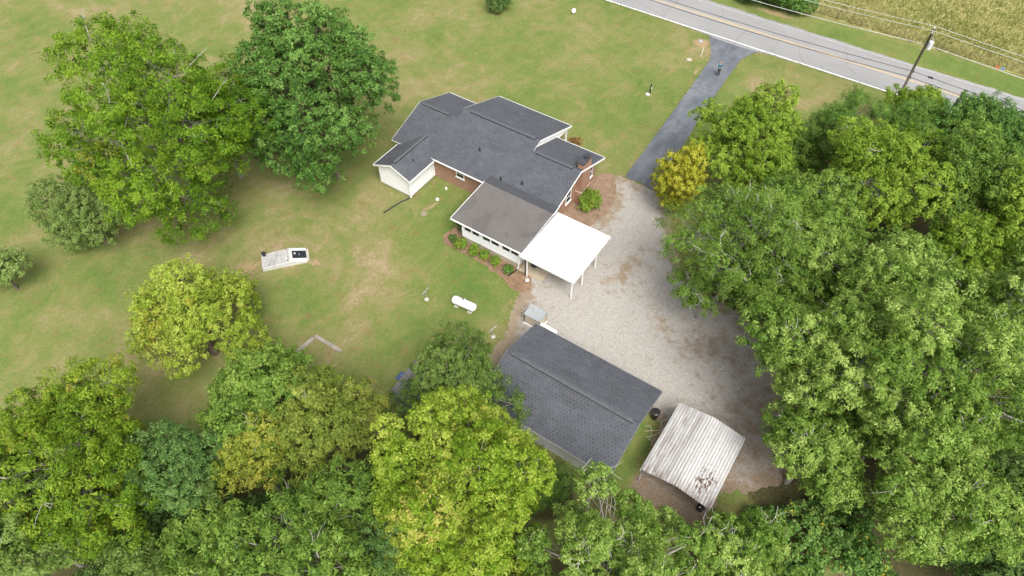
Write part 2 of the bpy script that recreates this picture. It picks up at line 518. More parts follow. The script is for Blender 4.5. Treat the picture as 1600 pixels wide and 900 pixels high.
def ground_attr_bare(x, y):
    b = 0.75 * blob(x, y, -12.0, -3.6, 0.5, 1.6, R(-12)) + 0.6 * blob(x, y, -2.57, 25.0, 0.6, 0.6)
    b += 0.85 * blob(x, y, -1.76, 34.0, 0.75, 0.6) + 0.8 * blob(x, y, -0.9, 35.6, 0.6, 0.5) + 0.95 * blob(x, y, -2.0, 38.3, 1.5, 1.3)
    b += 0.55 * blob(x, y, 6.5, 36.5, 1.6, 1.0) + 0.5 * blob(x, y, -0.5, 32.0, 0.9, 0.7) + 0.45 * blob(x, y, 9.5, 34.0, 3.0, 0.9)
    b += 0.55 * blob(x, y, 1.2, -9.5, 0.7, 2.5) + 0.55 * blob(x, y, -20.6, -18.4, 1.5, 0.9, sc_ang) + 0.4 * blob(x, y, -22.0, -19.6, 1.4, 1.0) + 0.5 * blob(x, y, -19.0, -19.6, 2.0, 0.9)
    b += 0.45 * blob(x, y, -6.8, -22.5, 1.4, 1.0) + 0.6 * blob(x, y, -16.3, -4.3, 2.6, 0.45) + 0.5 * blob(x, y, -13.9, -2.0, 0.45, 2.0)
    b += 0.7 * sm(y, 48.6, 49.6) * blob(x, y, 3.0, 50.2, 5.0, 1.3) + 0.8 * blob(x, y, -16.2, -15.2, 0.9, 0.7)
    b += 0.5 * np.exp(-((x - (1.9 - 0.06 * (y - 10.8) - 0.45)) / 0.25) ** 2) * (y > 11) * (y < 37)
    b += 0.75 * blob(x, y, 35.0, -13.0, 3.5, 2.5)
    return b
xs = np.concatenate([[-420, -300, -200, -150, -110], np.arange(-70, 58, 0.48), [75, 100, 150, 220, 320, 420]])
ys = np.concatenate([[-300, -200, -120, -80], np.arange(-50, 60, 0.48), [75, 100, 150, 220, 320, 450]])
LAWN = lawn_material()
ground = grid_sheet('ground', xs, ys, 0.0, LAWN,
                    attrs={'litter': ground_attr_litter, 'dry': ground_attr_dry, 'ring': ground_attr_ring, 'bare': ground_attr_bare})
tag(ground, 'mown green and straw coloured lawn with bare earth under the trees', 'lawn')

# ------------------------------------------------------------------ road, drive, gravel, beds
ROAD = asphalt_material('road_asphalt', (0.262, 0.260, 0.258), (0.295, 0.292, 0.29), (0.225, 0.223, 0.222), 0.6, 0.35)
def road_keep(x, y):
    n = 0.35 * (fbm(x, y, 3.0, 21) - 0.5) + 0.25 * (fbm(x, y, 0.7, 25) - 0.5)
    return np.minimum(y - (40.62 + n * 0.35 - 0.6 * np.exp(-((x - 1.4) / 4.5) ** 2)), 48.25 + n * 1.3 - y)
road = grid_sheet('road', np.concatenate([np.arange(-120, -30, 5.0), np.arange(-30, 50, 0.16), np.arange(50, 160, 5.0)]), np.concatenate([np.arange(39.4, 41.2, 0.08), np.arange(41.4, 47.2, 0.6), np.arange(47.3, 49.2, 0.12)]), 0.02, ROAD, road_keep)
tag(road, 'pale grey two lane asphalt road with faded markings', 'road')

def line_mat(name, col, wear=0.55):
    m, nt, bs, out = new_mat(name)
    co = coords(nt)
    n = noise(nt, co, 6.0, 6, 0.75)
    n2 = noise(nt, co, 0.4, 3, 0.6)
    f = sstep(nt, fmath(nt, 'ADD', n, fmath(nt, 'MULTIPLY', n2, 0.3)), wear, wear + 0.25)
    c = mix(nt, f, col, (0.29, 0.285, 0.28))
    nt.links.new(c, bs.inputs['Base Color'])
    bs.inputs['Roughness'].default_value = 0.8
    return m
WHITE_LINE, YELLOW_LINE = line_mat('white_paint_line', (0.80, 0.79, 0.76), 0.68), line_mat('yellow_paint_line', (0.62, 0.43, 0.17), 0.55)
for nm, y0, y1, mt, lb in (('edge_line', 40.72, 40.88, WHITE_LINE, 'solid white edge line'), ('edge_line', 47.72, 47.82, line_mat('faded_white_line', (0.62, 0.61, 0.58), 0.50), 'worn white edge line on the field side'),
                           ('centre_line', 44.32, 44.44, YELLOW_LINE, None), ('centre_line', 44.58, 44.70, YELLOW_LINE, None)):
    xl = np.arange(-60, 80.1, 0.8)
    o = grid_sheet(nm, xl, np.array([y0, y1]), 0.0245, mt)
    o.parent = road; del o['kind']

DRIVE = asphalt_material('drive_asphalt', (0.115, 0.126, 0.146), (0.24, 0.252, 0.27), (0.070, 0.078, 0.094), 0.40, 0.35)
drive_poly = [(1.75, 10.75), (3.4, 11.05), (5.1, 10.7), (4.7, 17), (3.95, 25.7), (3.65, 31.7), (3.45, 37.3), (3.9, 39.0), (4.6, 40.4), (-1.9, 40.4), (-1.3, 39.0), (-0.3, 37.3), (0.35, 35.4), (0.72, 30.1), (1.2, 21.4)]
def drive_keep(x, y):
    return poly_sdf(x, y, drive_poly) + 0.10 * (fbm(x, y, 1.2, 41) - 0.5) + 0.10 * (fbm(x, y, 0.4, 42) - 0.5)
drive = grid_sheet('driveway', np.arange(-2.6, 6.0, 0.1), np.arange(10.2, 40.7, 0.1), 0.014, DRIVE, drive_keep)
tag(drive, 'dark blue grey asphalt driveway leading to the road', 'driveway')

gravel_poly = [(1.0, 10.9), (5.4, 10.9), (7.5, 9.0), (9.0, 6.5), (11.5, 3.0), (16.0, 1.5), (21.0, 0.5), (26.0, -4.0), (27.6, -8.0), (27.0, -11.0), (25.2, -13.4), (23.5, -14.8), (22.9, -18.3), (17.6, -18.3), (17.7, -14.5),
               (17.0, -12.4), (15.8, -11.9), (6.0, -11.9), (4.8, -13.0), (3.8, -15.5), (2.3, -16.3), (2.7, -12.5), (1.7, -9.5), (1.3, -7.2), (0.2, -6.6), (0.0, -5.2), (0.2, 0.4), (1.2, 1.4), (2.3, 4.6), (2.4, 7.6), (1.4, 9.2)]
def gr_sdf(x, y):
    return poly_sdf(x, y, gravel_poly)
def gravel_keep(x, y):
    return gr_sdf(x, y) + 0.9 * (fbm(x, y, 1.6, 31) - 0.5) + 0.5 * (vnoise(x, y, 0.35, 33) - 0.5)
def gravel_brown(x, y):
    b = 0.75 * sm(x - 0.25 * y, 17.5, 26.0) + 0.5 * blob(x, y, 16.0, -4.8, 1.6, 1.2) + 0.5 * blob(x, y, 17.0, -12.2, 0.8, 1.6) + 0.6 * blob(x, y, 17.5, -3.0, 2.5, 2.0)
    b += 0.8 * blob(x, y, 20.5, -18.5, 4, 2)
    return b + 0.25 * (1 - sm(gr_sdf(x, y), 0.0, 1.3))
def gravel_straw(x, y):
    s = 0.30 + 0.55 * (1 - sm(gr_sdf(x, y), 0.1, 1.8)) + 0.5 * blob(x, y, 3.0, -14.0, 1.8, 3.5) + 0.5 * blob(x, y, 7.6, -0.5, 1.6, 3.0) + 0.4 * blob(x, y, 12.5, -3.5, 2.5, 1.2, R(-40)) + 0.5 * blob(x, y, 1.5, -8.0, 1.0, 1.6)
    s += 0.35 * blob(x, y, 3.8, 4.0, 1.0, 4.0) - 0.45 * blob(x, y, 5.6, 5.0, 1.3, 5.0) - 0.35 * blob(x, y, 10.0, -6.0, 3.0, 3.5) - 0.3 * blob(x, y, 12.5, -10.0, 4.0, 1.5)
    return s
gravel = grid_sheet('gravel_yard', np.arange(-1.5, 30.5, 0.15), np.arange(-21, 12.2, 0.15), 0.008, gravel_material(), gravel_keep, {'brown': gravel_brown, 'straw': gravel_straw})
tag(gravel, 'pale gravel yard between house, shingled garage and woods', 'gravel')

BED = mulch_material('pine_straw', ((0.10, 0.060, 0.036), (0.22, 0.135, 0.080), (0.36, 0.25, 0.16)))
bed1 = [(-8.6, -5.9), (-8.3, -4.0), (-6.6, -3.9), (-6.6, -5.0), (-0.1, -5.0), (1.2, -5.7), (1.9, -6.9), (0.8, -7.9), (-0.6, -7.4), (-3.0, -6.8), (-6.0, -6.75), (-8.0, -6.7)]
def bed_keep(poly, sd):
    return lambda x, y: poly_sdf(x, y, poly) + 0.45 * (fbm(x, y, 0.8, sd) - 0.5)
tag(grid_sheet('planting_bed', np.arange(-9.2, 2.6, 0.12), np.arange(-8.5, -3.3, 0.12), 0.012, BED, bed_keep(bed1, 51)), 'brown pine straw bed along the sunroom wall', 'bed')
bed2 = [(-0.8, 0.3), (0.6, 0.5), (2.2, 2.6), (2.9, 5.2), (2.3, 7.6), (1.5, 9.4), (0.7, 10.6), (-0.4, 10.2), (-0.8, 9.2)]
BED2 = mulch_material('bark_mulch', ((0.13, 0.080, 0.050), (0.24, 0.160, 0.105), (0.36, 0.265, 0.185)))
tag(grid_sheet('mulch_bed', np.arange(-1.6, 3.6, 0.12), np.arange(-0.4, 11.4, 0.12), 0.016, BED2, bed_keep(bed2, 61)), 'reddish mulch bed beside the chimney wall', 'bed')
box('patio', -0.3, 2.15, -5.62, -0.3, 0.0, 0.10, simple('patio_concrete', (0.44, 0.37, 0.27), 0.85, 0.1, 2.0, dirt=(0.25, 0.2, 0.14)))
tag(bpy.data.objects['patio'], 'tan concrete patio slab under the white carport', 'patio', kind='structure')

# field beyond the road
FIELD = mulch_material('field_ground', ((0.20, 0.20, 0.055), (0.30, 0.275, 0.095), (0.40, 0.345, 0.16)))
tag(grid_sheet('field', np.arange(-40, 130, 1.0), np.concatenate([np.arange(52.6, 60, 0.4), np.arange(60, 150, 3.0)]), 0.01, FIELD, lambda x, y: y - (52.9 + 0.8 * (fbm(x, y, 2.0, 71) - 0.5))), 'rough unmown field of tall yellow green grass across the road', 'field')

# ------------------------------------------------------------------ building materials
def shingle_material(name, c1, c2, mort):
    m, nt, bs, out = new_mat(name)
    co = coords(nt, 'UV')
    br = nd(nt, "ShaderNodeTexBrick", offset=0.5, squash=1.0)
    br.inputs['Color1'].default_value = (*c1, 1); br.inputs['Color2'].default_value = (*c2, 1); br.inputs['Mortar'].default_value = (*mort, 1)
    br.inputs['Scale'].default_value = 1.0
    br.inputs['Mortar Size'].default_value = 0.012
    br.inputs['Mortar Smooth'].default_value = 0.4
    br.inputs['Bias'].default_value = -0.1
    br.inputs['Brick Width'].default_value = 0.60
    br.inputs['Row Height'].default_value = 0.24
    nt.links.new(co, br.inputs['Vector'])
    br2 = nd(nt, "ShaderNodeTexBrick", offset=0.37)
    br2.inputs['Color1'].default_value = (0.30, 0.30, 0.31, 1); br2.inputs['Color2'].default_value = (0.75, 0.75, 0.77, 1); br2.inputs['Mortar'].default_value = (1.0, 1.0, 1.0, 1)  # dark dashes: two-tone tabs plus laminate shadows painted into the colour
    br2.inputs['Scale'].default_value = 1.0; br2.inputs['Mortar Size'].default_value = 0.055
    br2.inputs['Brick Width'].default_value = 0.30; br2.inputs['Row Height'].default_value = 0.24; br2.inputs['Bias'].default_value = 0.0
    nt.links.new(co, br2.inputs['Vector'])
    c = mix(nt, 1.0, br.outputs['Color'], br2.outputs['Color'], 'MULTIPLY')
    n = noise(nt, co, 0.5, 5, 0.6)
    c = mix(nt, 0.28, c, ramp(nt, n, [(0.3, tuple(x * 0.6 for x in c1)), (0.7, tuple(x * 1.3 for x in c2))]))
    n2 = noise(nt, co, 45.0, 2, 0.7)
    c = mix(nt, 0.18, c, ramp(nt, n2, [(0.35, (0.02, 0.02, 0.024)), (0.65, (0.22, 0.225, 0.24))]))
    nt.links.new(c, bs.inputs['Base Color'])
    bs.inputs['Roughness'].default_value = 0.9
    bs.inputs['Specular IOR Level'].default_value = 0.25
    bump(nt, bs, br.outputs['Fac'], -0.5, 0.02)
    return m
SHINGLE = shingle_material('grey_shingles', (0.072, 0.077, 0.090), (0.100, 0.107, 0.124), (0.032, 0.034, 0.04))
RIDGE = simple('ridge_cap_shingle', (0.085, 0.09, 0.102), 0.9, 0.2, 6.0)
FLASH = simple('dark_roll_flashing', (0.055, 0.058, 0.066), 0.85, 0.12, 3.0)
VENTBLACK = simple('black_vent', (0.015, 0.015, 0.017), 0.5)

def brick_material(name='red_brick', scale=1.0):
    m, nt, bs, out = new_mat(name)
    tc = nd(nt, "ShaderNodeTexCoord")
    sep = nd(nt, "ShaderNodeSeparateXYZ"); nt.links.new(tc.outputs['Object'], sep.inputs[0])
    cmb = nd(nt, "ShaderNodeCombineXYZ")
    nt.links.new(fmath(nt, 'ADD', sep.outputs[0], sep.outputs[1]), cmb.inputs[0]); nt.links.new(sep.outputs[2], cmb.inputs[1])
    br = nd(nt, "ShaderNodeTexBrick")
    br.inputs['Color1'].default_value = (0.36, 0.18, 0.11, 1); br.inputs['Color2'].default_value = (0.23, 0.105, 0.065, 1); br.inputs['Mortar'].default_value = (0.36, 0.30, 0.24, 1)
    br.inputs['Scale'].default_value = 1.0; br.inputs['Mortar Size'].default_value = 0.009; br.inputs['Brick Width'].default_value = 0.21; br.inputs['Row Height'].default_value = 0.075
    nt.links.new(cmb.outputs[0], br.inputs['Vector'])
    n = noise(nt, tc.outputs['Object'], 1.2, 6, 0.65)
    c = mix(nt, 0.30, br.outputs['Color'], ramp(nt, n, [(0.3, (0.16, 0.07, 0.045)), (0.7, (0.40, 0.21, 0.125))]))
    nt.links.new(c, bs.inputs['Base Color'])
    bs.inputs['Roughness'].default_value = 0.9
    bump(nt, bs, br.outputs['Fac'], -0.6, 0.01)
    return m
BRICK = brick_material()

def siding_material(name, col, lap=0.2, axis=2, grime=0.25):
    m, nt, bs, out = new_mat(name)
    tc = nd(nt, "ShaderNodeTexCoord")
    sep = nd(nt, "ShaderNodeSeparateXYZ"); nt.links.new(tc.outputs['Object'], sep.inputs[0])
    fr = fmath(nt, 'FRACT', fmath(nt, 'DIVIDE', sep.outputs[axis], lap))
    n = noise(nt, tc.outputs['Object'], 1.6, 7, 0.7, 0.5)
    c = mix(nt, fmath(nt, 'MULTIPLY', sstep(nt, n, 0.5, 0.8), grime), col, (0.45, 0.43, 0.38))
    nt.links.new(c, bs.inputs['Base Color'])
    bs.inputs['Roughness'].default_value = 0.55
    bump(nt, bs, fmath(nt, 'SUBTRACT', 1.0, fr), 0.9, 0.03)
    return m
SIDING = siding_material('white_lap_siding', (0.80, 0.80, 0.79))
GREYWALL = siding_material('pale_grey_siding', (0.52, 0.54, 0.53), 0.3, 0, 0.3)
WHITE = simple('white_trim_paint', (0.80, 0.80, 0.79), 0.45, 0.04, 3.0)
WHITEROOF = simple('white_metal_roof', (0.86, 0.86, 0.855), 0.4, 0.03, 1.2)
CONC = simple('tan_foundation', (0.42, 0.36, 0.27), 0.9, 0.12, 2.0)
SOFFIT = simple('soffit', (0.6, 0.6, 0.58), 0.7)

def glass_material():
    m, nt, bs, out = new_mat('window_glass')
    bs.inputs['Base Color'].default_value = (0.02, 0.024, 0.028, 1)
    bs.inputs['Roughness'].default_value = 0.06
    bs.inputs['Specular IOR Level'].default_value = 0.6
    co = coords(nt)
    bump(nt, bs, noise(nt, co, 2.0, 2), 0.05, 0.02)
    return m
GLASS = glass_material()

def membrane_material():
    m, nt, bs, out = new_mat('brown_membrane')
    co = coords(nt)
    n1 = noise(nt, co, 0.33, 2, 0.45, 0.3)
    n2 = noise(nt, co, 1.6, 6, 0.7)
    c = ramp(nt, n1, [(0.38, (0.100, 0.090, 0.085)), (0.405, (0.120, 0.110, 0.104)), (0.60, (0.128, 0.118, 0.112)), (0.615, (0.108, 0.098, 0.093))])
    c = mix(nt, 0.22, c, ramp(nt, n2, [(0.3, (0.105, 0.095, 0.088)), (0.7, (0.19, 0.176, 0.168))]))
    wv = nd(nt, "ShaderNodeSeparateXYZ"); nt.links.new(co, wv.inputs[0])
    fr = fmath(nt, 'FRACT', fmath(nt, 'DIVIDE', fmath(nt, 'ADD', wv.outputs[1], 0.3), 0.98))
    c = mix(nt, fmath(nt, 'MULTIPLY', sstep(nt, fr, 0.03, 0.0), 0.25), c, (0.10, 0.09, 0.085))
    nt.links.new(c, bs.inputs['Base Color'])
    rr = ramp(nt, n1, [(0.4, (0.35, 0.35, 0.35)), (0.55, (0.75, 0.75, 0.75))])
    nt.links.new(rr, bs.inputs['Roughness'])
    bs.inputs['Specular IOR Level'].default_value = 0.25
    return m
MEMBRANE = membrane_material()

# ------------------------------------------------------------------ the house
house = thing('house', 'brick house with long grey shingle roof, white rear wing and brown sunroom roof', 'house', (-9.5, 4.5, 0))
HX, HY = -9.5, 4.5
class H:                       # local coordinates inside a parent placed at (ox, oy)
    pass
def off(pts, ox=HX, oy=HY):
    return [(p[0] - ox, p[1] - oy, p[2]) for p in pts]
def hbox(name, x0, x1, y0, y1, z0, z1, mat, parent=house, bevel=0.0, ox=HX, oy=HY):
    return box(name, x0 - ox, x1 - ox, y0 - oy, y1 - oy, z0, z1, mat, parent, bevel)

E0, RZ, S = 2.80, 4.50, 0.354
uL, uR, vB, vR, vF = -19.25, -0.05, -0.30, 4.50, 9.30
mL, mR, mRv, mF = -14.45, -5.35, 5.725, 11.75
mRz = E0 + S * (mRv - vB)
RM = [SHINGLE, WHITE]
back = slab('roof_slope', off([(uL, vB, E0), (uR, vB, E0), (uR, vR, RZ), (mR, vR, RZ), (mR, mRv, mRz), (mL, mRv, mRz), (mL, vR, RZ), (uL, vR, RZ)]), 0.14, RM, house)
fl = slab('roof_slope', off([(uL, vR, RZ), (mL + 0.3, vR, RZ), (mL + 0.3, vF, E0), (uL, vF, E0)]), 0.14, RM, house)
fr_ = slab('roof_slope', off([(mR - 0.3, vR, RZ), (uR, vR, RZ), (uR, vF, E0), (mR - 0.3, vF, E0)]), 0.14, RM, house)
porch = slab('porch_roof', off([(mL, mRv, mRz), (mR, mRv, mRz), (mR, mF, E0), (mL, mF, E0)]), 0.14, RM, house)
porch['label'] = 'raised front roof slope reaching over the porch'
# ridge vents (dark louvred strip with a cap course)
def ridge_vent(parent, a, b, w=0.20, h=0.035):
    a, b = Vector(a), Vector(b)
    d = (b - a).normalized(); s = Vector((-d.y, d.x, 0))
    mb = MB()
    def pr(t, k, z): return a + (b - a) * t + s * (k * w) + Vector((0, 0, z))
    for lo, hi, mi in (((-1, -0.01), (0, h + 0.03), 0), ((0, h + 0.03), (1, -0.01), 0)):
        mb.poly([pr(0, *lo), pr(1, *lo), pr(1, *hi), pr(0, *hi)], None, mi)
    for k in (-1, 1):
        mb.poly([pr(0, k, -0.01), pr(1, k, -0.01), pr(1, k, -0.14), pr(0, k, -0.14)], None, 1)
    for t in (0, 1):
        mb.poly([pr(t, -1, -0.01), pr(t, 0, h + 0.03), pr(t, 1, -0.01), pr(t, 1, -0.14), pr(t, -1, -0.14)], None, 1)
    return mb.build('ridge_vent', [RIDGE, VENTBLACK], parent)
ridge_vent(back, *off([(uL + 0.5, vR, RZ + 0.04), (-15.4, vR, RZ + 0.04)]))
ridge_vent(back, *off([(-5.0, vR, RZ + 0.04), (-0.9, vR, RZ + 0.04)]))
ridge_vent(back, *off([(mL + 0.8, mRv, mRz + 0.04), (mR - 0.5, mRv, mRz + 0.04)]))
def pipe_vent(parent, u, v, z, hgt=0.35):
    mb = MB().tube([(u - HX, v - HY, z - 0.1), (u - HX, v - HY, z + hgt)], 0.055, 8)
    mb.lathe([(0.16, -0.02), (0.14, 0.02), (0.07, 0.10)], 10, 0, (u - HX, v - HY, z))
    return mb.build('plumbing_vent', VENTBLACK, parent)
for (u, v) in ((-10.2, 2.4), (-4.4, 1.1), (-6.5, 0.62)):
    pipe_vent(back, u, v, E0 + S * (v - vB))
# white rake and eave boards
def board(name, a, b, h=0.2, t=0.03, parent=house, mat=WHITE, drop=0.0):
    a, b = Vector(a), Vector(b)
    d = (b - a); s = Vector((-d.y, d.x, 0)).normalized() * t
    up = Vector((0, 0, h))
    a = a - Vector((0, 0, drop)); b = b - Vector((0, 0, drop))
    mb = MB()
    P8 = [a - up, b - up, b - up + s, a - up + s, a, b, b + s, a + s]
    for q in ((0, 3, 2, 1), (4, 5, 6, 7), (0, 1, 5, 4), (1, 2, 6, 5), (2, 3, 7, 6), (3, 0, 4, 7)):
        mb.poly([P8[i] for i in q])
    return mb.build(name, mat, parent)
for a, b in (((uR + 0.035, vB, E0), (uR + 0.035, vR, RZ)), ((uR + 0.035, vR, RZ), (uR + 0.035, vF, E0)), ((uL, vB, E0), (uL, vR, RZ)), ((uL, vR, RZ), (uL, vF, E0)),
             ((mR + 0.035, mRv, mRz), (mR + 0.035, mF, E0)), ((mL, mRv, mRz), (mL, mF, E0))):
    board('rake_board', *off([a, b]), parent=house, drop=0.004)
# gutters: square-bottomed trough on the eaves
def gutter(a, b, out, parent=house, name='gutter', w=0.11, h=0.11, mat=WHITE):
    a, b = Vector(a), Vector(b); n = Vector(out)
    mb = MB()
    prof = [(0.0, 0.0), (0.0, -h), (w * 0.75, -h), (w, -h * 0.4), (w, 0.0), (w - 0.015, 0.0), (w - 0.015, -h * 0.4), (w * 0.75, -h + 0.015), (0.012, -h + 0.015), (0.012, 0.0)]
    A = [a + n * x + Vector((0, 0, z)) for x, z in prof]; B = [b + n * x + Vector((0, 0, z)) for x, z in prof]
    k = len(prof)
    for i in range(k):
        mb.poly([A[i], B[i], B[(i + 1) % k], A[(i + 1) % k]])
    mb.poly(A[::-1]); mb.poly(B)
    return mb.build(name, mat, parent)
gutter(*off([(-13.9, vB, E0 - 0.03), (-7.8, vB, E0 - 0.03)]), (0, -1, 0))
gutter(*off([(uL, vF, E0 - 0.03), (mL, vF, E0 - 0.03)]), (0, 1, 0))
gutter(*off([(mR, vF, E0 - 0.03), (uR, vF, E0 - 0.03)]), (0, 1, 0))
gutter(*off([(mL, mF, E0 - 0.03), (mR, mF, E0 - 0.03)]), (0, 1, 0))
# brick body with gable ends
wl, wr, wb, wf = -18.75, -0.72, 0.22, 8.85
prof = [(wb, 0.0), (wb, 2.72), (vR, 4.32), (wf, 2.72), (wf, 0.0)]
mb = MB()
A = [(wl - HX, v - HY, z) for v, z in prof]; B = [(wr - HX, v - HY, z) for v, z in prof]
mb.poly(A); mb.poly(B[::-1])
for i in range(5):
    j = (i + 1) % 5
    mb.poly([A[j], A[i], B[i], B[j]])
mb.build('brick_wall', BRICK, house)
# porch side panel (white) between the two roof levels, each side
for u in (mR - 0.25, mL + 0.25):
    pts = [(u, vR + 0.1, RZ - 0.06), (u, mRv, mRz - 0.10), (u, mF - 0.1, E0 - 0.12), (u, mF - 0.1, E0 - 0.42), (u, wf, E0 - 0.42), (u, wf, E0 + 0.1)]
    mb = MB()
    P0 = off(pts); P1 = [(p[0] - 0.06, p[1], p[2]) for p in P0]
    mb.poly(P0); mb.poly(P1[::-1])
    for i in range(len(P0)):
        j = (i + 1) % len(P0); mb.poly([P0[j], P0[i], P1[i], P1[j]])
    mb.build('gable_panel', SIDING, house)
hbox('porch_beam', mL + 0.2, mR - 0.2, mF - 0.35, mF - 0.17, E0 - 0.42, E0 - 0.12, WHITE)
for u in (-14.1, -11.2, -8.3, -5.75):
    hbox('porch_post', u - 0.08, u + 0.08, mF - 0.34, mF - 0.18, 0.15, E0 - 0.42, WHITE)
hbox('porch_floor', mL + 0.1, mR - 0.1, wf, mF - 0.1, 0.0, 0.15, CONC)
# rear wing
wE, wRz, wu0, wu1, wur, wv0 = 2.60, 3.56, -18.45, -13.9, -16.15, -4.05
ws = slab('wing_roof', off([(wu1, wv0, wE), (wu1, 1.0, wE), (wur, 1.95, wRz), (wur, wv0, wRz)]), 0.12, RM, house)
slab('wing_roof', off([(wu0, wv0, wE), (wur, wv0, wRz), (wur, 1.95, wRz), (wu0, 1.0, wE)]), 0.12, RM, house)
ridge_vent(ws, *off([(wur, wv0 + 0.5, wRz + 0.04), (wur, 1.5, wRz + 0.04)]))
mbv = MB().tube([(-15.1 - HX, -1.9 - HY, 2.9), (-15.1 - HX, -1.9 - HY, 3.35)], 0.05, 8); mbv.build('plumbing_vent', VENTBLACK, ws)
for a, b in (((wu1, wv0 - 0.004, wE), (wur, wv0 - 0.004, wRz)), ((wu0, wv0 - 0.004, wE), (wur, wv0 - 0.004, wRz))):
    board('rake_board', *off([a, b]), parent=house, drop=0.004)
gutter(*off([(wu1, wv0, wE - 0.03), (wu1, vB, wE - 0.03)]), (1, 0, 0))
gutter(*off([(wu0, wv0, wE - 0.03), (wu0, vB, wE - 0.03)]), (-1, 0, 0))
mb = MB()
pr = [(-18.25, 0.18), (-18.25, 2.52), (wur, 3.42), (-14.35, 2.62), (-14.35, 0.18)]
pr[3] = (-14.35, 2.52)
A = [(u - HX, -3.68 - HY, z) for u, z in pr]; B = [(u - HX, 0.2 - HY, z) for u, z in pr]
mb.poly(A)
mb.poly(B[::-1])
for i in range(5):
    j = (i + 1) % 5; mb.poly([A[i], A[j], B[j], B[i]][::-1])
wing = mb.build('wing_wall', SIDING, house); wing['label'] = 'white siding walls of the small rear wing'
hbox('wing_foundation', -18.2, -14.4, -3.63, 0.2, 0.0, 0.18, simple('dirty_foundation', (0.30, 0.25, 0.19), 0.9, 0.2))
hbox('corner_trim', -14.37, -14.27, -3.76, -3.66, 0.1, 2.55, WHITE)
hbox('downspout', -14.36, -14.27, -3.86, -3.77, 0.1, 2.5, WHITE)
# windows: frame > pane
def window(face, u, v, z0, w, h, parent=house, sill=True, muntin=True):
    """face: 'b' looks to -y, 'r' looks to +x"""
    f = 0.07
    mb = MB(); pn = MB()
    def bx(m_, a0, a1, zz0, zz1, d0, d1):
        if face == 'b': m_.box(u + a0 - HX, u + a1 - HX, v - d1 - HY, v - d0 - HY, zz0, zz1)
        else: m_.box(u + d0 - HX, u + d1 - HX, v + a0 - HY, v + a1 - HY, zz0, zz1)
    bx(mb, -w/2, w/2, z0, z0 + f, -0.02, 0.05); bx(mb, -w/2, w/2, z0 + h - f, z0 + h, -0.02, 0.05)
    bx(mb, -w/2, -w/2 + f, z0 + f, z0 + h - f, -0.02, 0.05); bx(mb, w/2 - f, w/2, z0 + f, z0 + h - f, -0.02, 0.05)
    if muntin: bx(mb, -w/2 + f, w/2 - f, z0 + h/2 - 0.025, z0 + h/2 + 0.025, -0.02, 0.04)
    bx(pn, -w/2 + f, w/2 - f, z0 + f, z0 + h - f, -0.015, 0.012)
    fo = mb.build('window', WHITE, parent)
    pn.build('pane', GLASS, fo)
    if sill:
        sl = MB(); bx(sl, -w/2 - 0.06, w/2 + 0.06, z0 - 0.07, z0 - 0.003, 0.0, 0.11); sl.build('sill', WHITE, fo)
    return fo
window('b', -11.1, wb, 1.35, 1.0, 1.0)
window('r', wr, 3.6, 0.95, 0.95, 1.4)
window('r', wr, 7.75, 0.95, 0.95, 1.4)
# chimney
cx0, cx1, cy0, cy1 = -0.715, -0.08, 4.95, 6.5
ch = hbox('chimney', cx0, cx1, cy0, cy1, 0.0, 4.88, BRICK)
hbox('shoulder', cx0 + 0.002, cx1 + 0.10, cy0 - 0.18, cy1 + 0.18, 0.0, 1.5, BRICK, ch)
capo = hbox('chimney_cap', cx0 - 0.07, cx1 + 0.07, cy0 - 0.07, cy1 + 0.07, 4.885, 5.03, simple('black_metal_cap', (0.055, 0.058, 0.066), 0.5, 0.15), ch, 0.015)
hbox('flue', cx0 + 0.15, cx1 - 0.12, cy0 + 0.75, cy1 - 0.3, 5.035, 5.25, simple('black_flue', (0.04, 0.042, 0.048), 0.45), ch, 0.02)
hbox('chimney_flashing', cx0 - 0.12, cx0 - 0.005, cy0 - 0.10, cy1 + 0.06, 3.6, 4.48, VENTBLACK, ch)
hbox('meter_box', wr, wr + 0.14, 1.1, 1.5, 1.2, 1.75, simple('grey_meter_box', (0.35, 0.36, 0.37), 0.5))
# sunroom with low slope membrane roof
sr0, sr1, sv0, svt = -7.72, 0.0, -5.68, -0.32
sun_roof = slab('sunroom_roof', off([(sr0, sv0, 2.56), (sr1, sv0, 2.56), (sr1, svt, 3.02), (sr0, svt, 3.02)]), 0.10, [MEMBRANE, WHITE], house)
fz = lambda v: E0 + S * (v - vB) + 0.012
slab('roof_flashing', off([(sr0 + 0.05, svt - 0.05, 3.03), (sr1 - 0.02, svt - 0.05, 3.03), (sr1 - 0.02, 0.55, fz(0.55) + 0.01), (sr0 + 0.05, 0.55, fz(0.55) + 0.01)]), 0.02, [FLASH, FLASH], house)
board('rake_board', *off([(sr0 - 0.02, sv0, 2.60), (sr0 - 0.02, svt, 3.06)]), h=0.18, parent=house)
gutter(*off([(sr0, sv0, 2.56), (sr1, sv0, 2.56)]), (0, -1, 0), w=0.13)
x0, x1, yb = -6.72, -0.30, -5.42
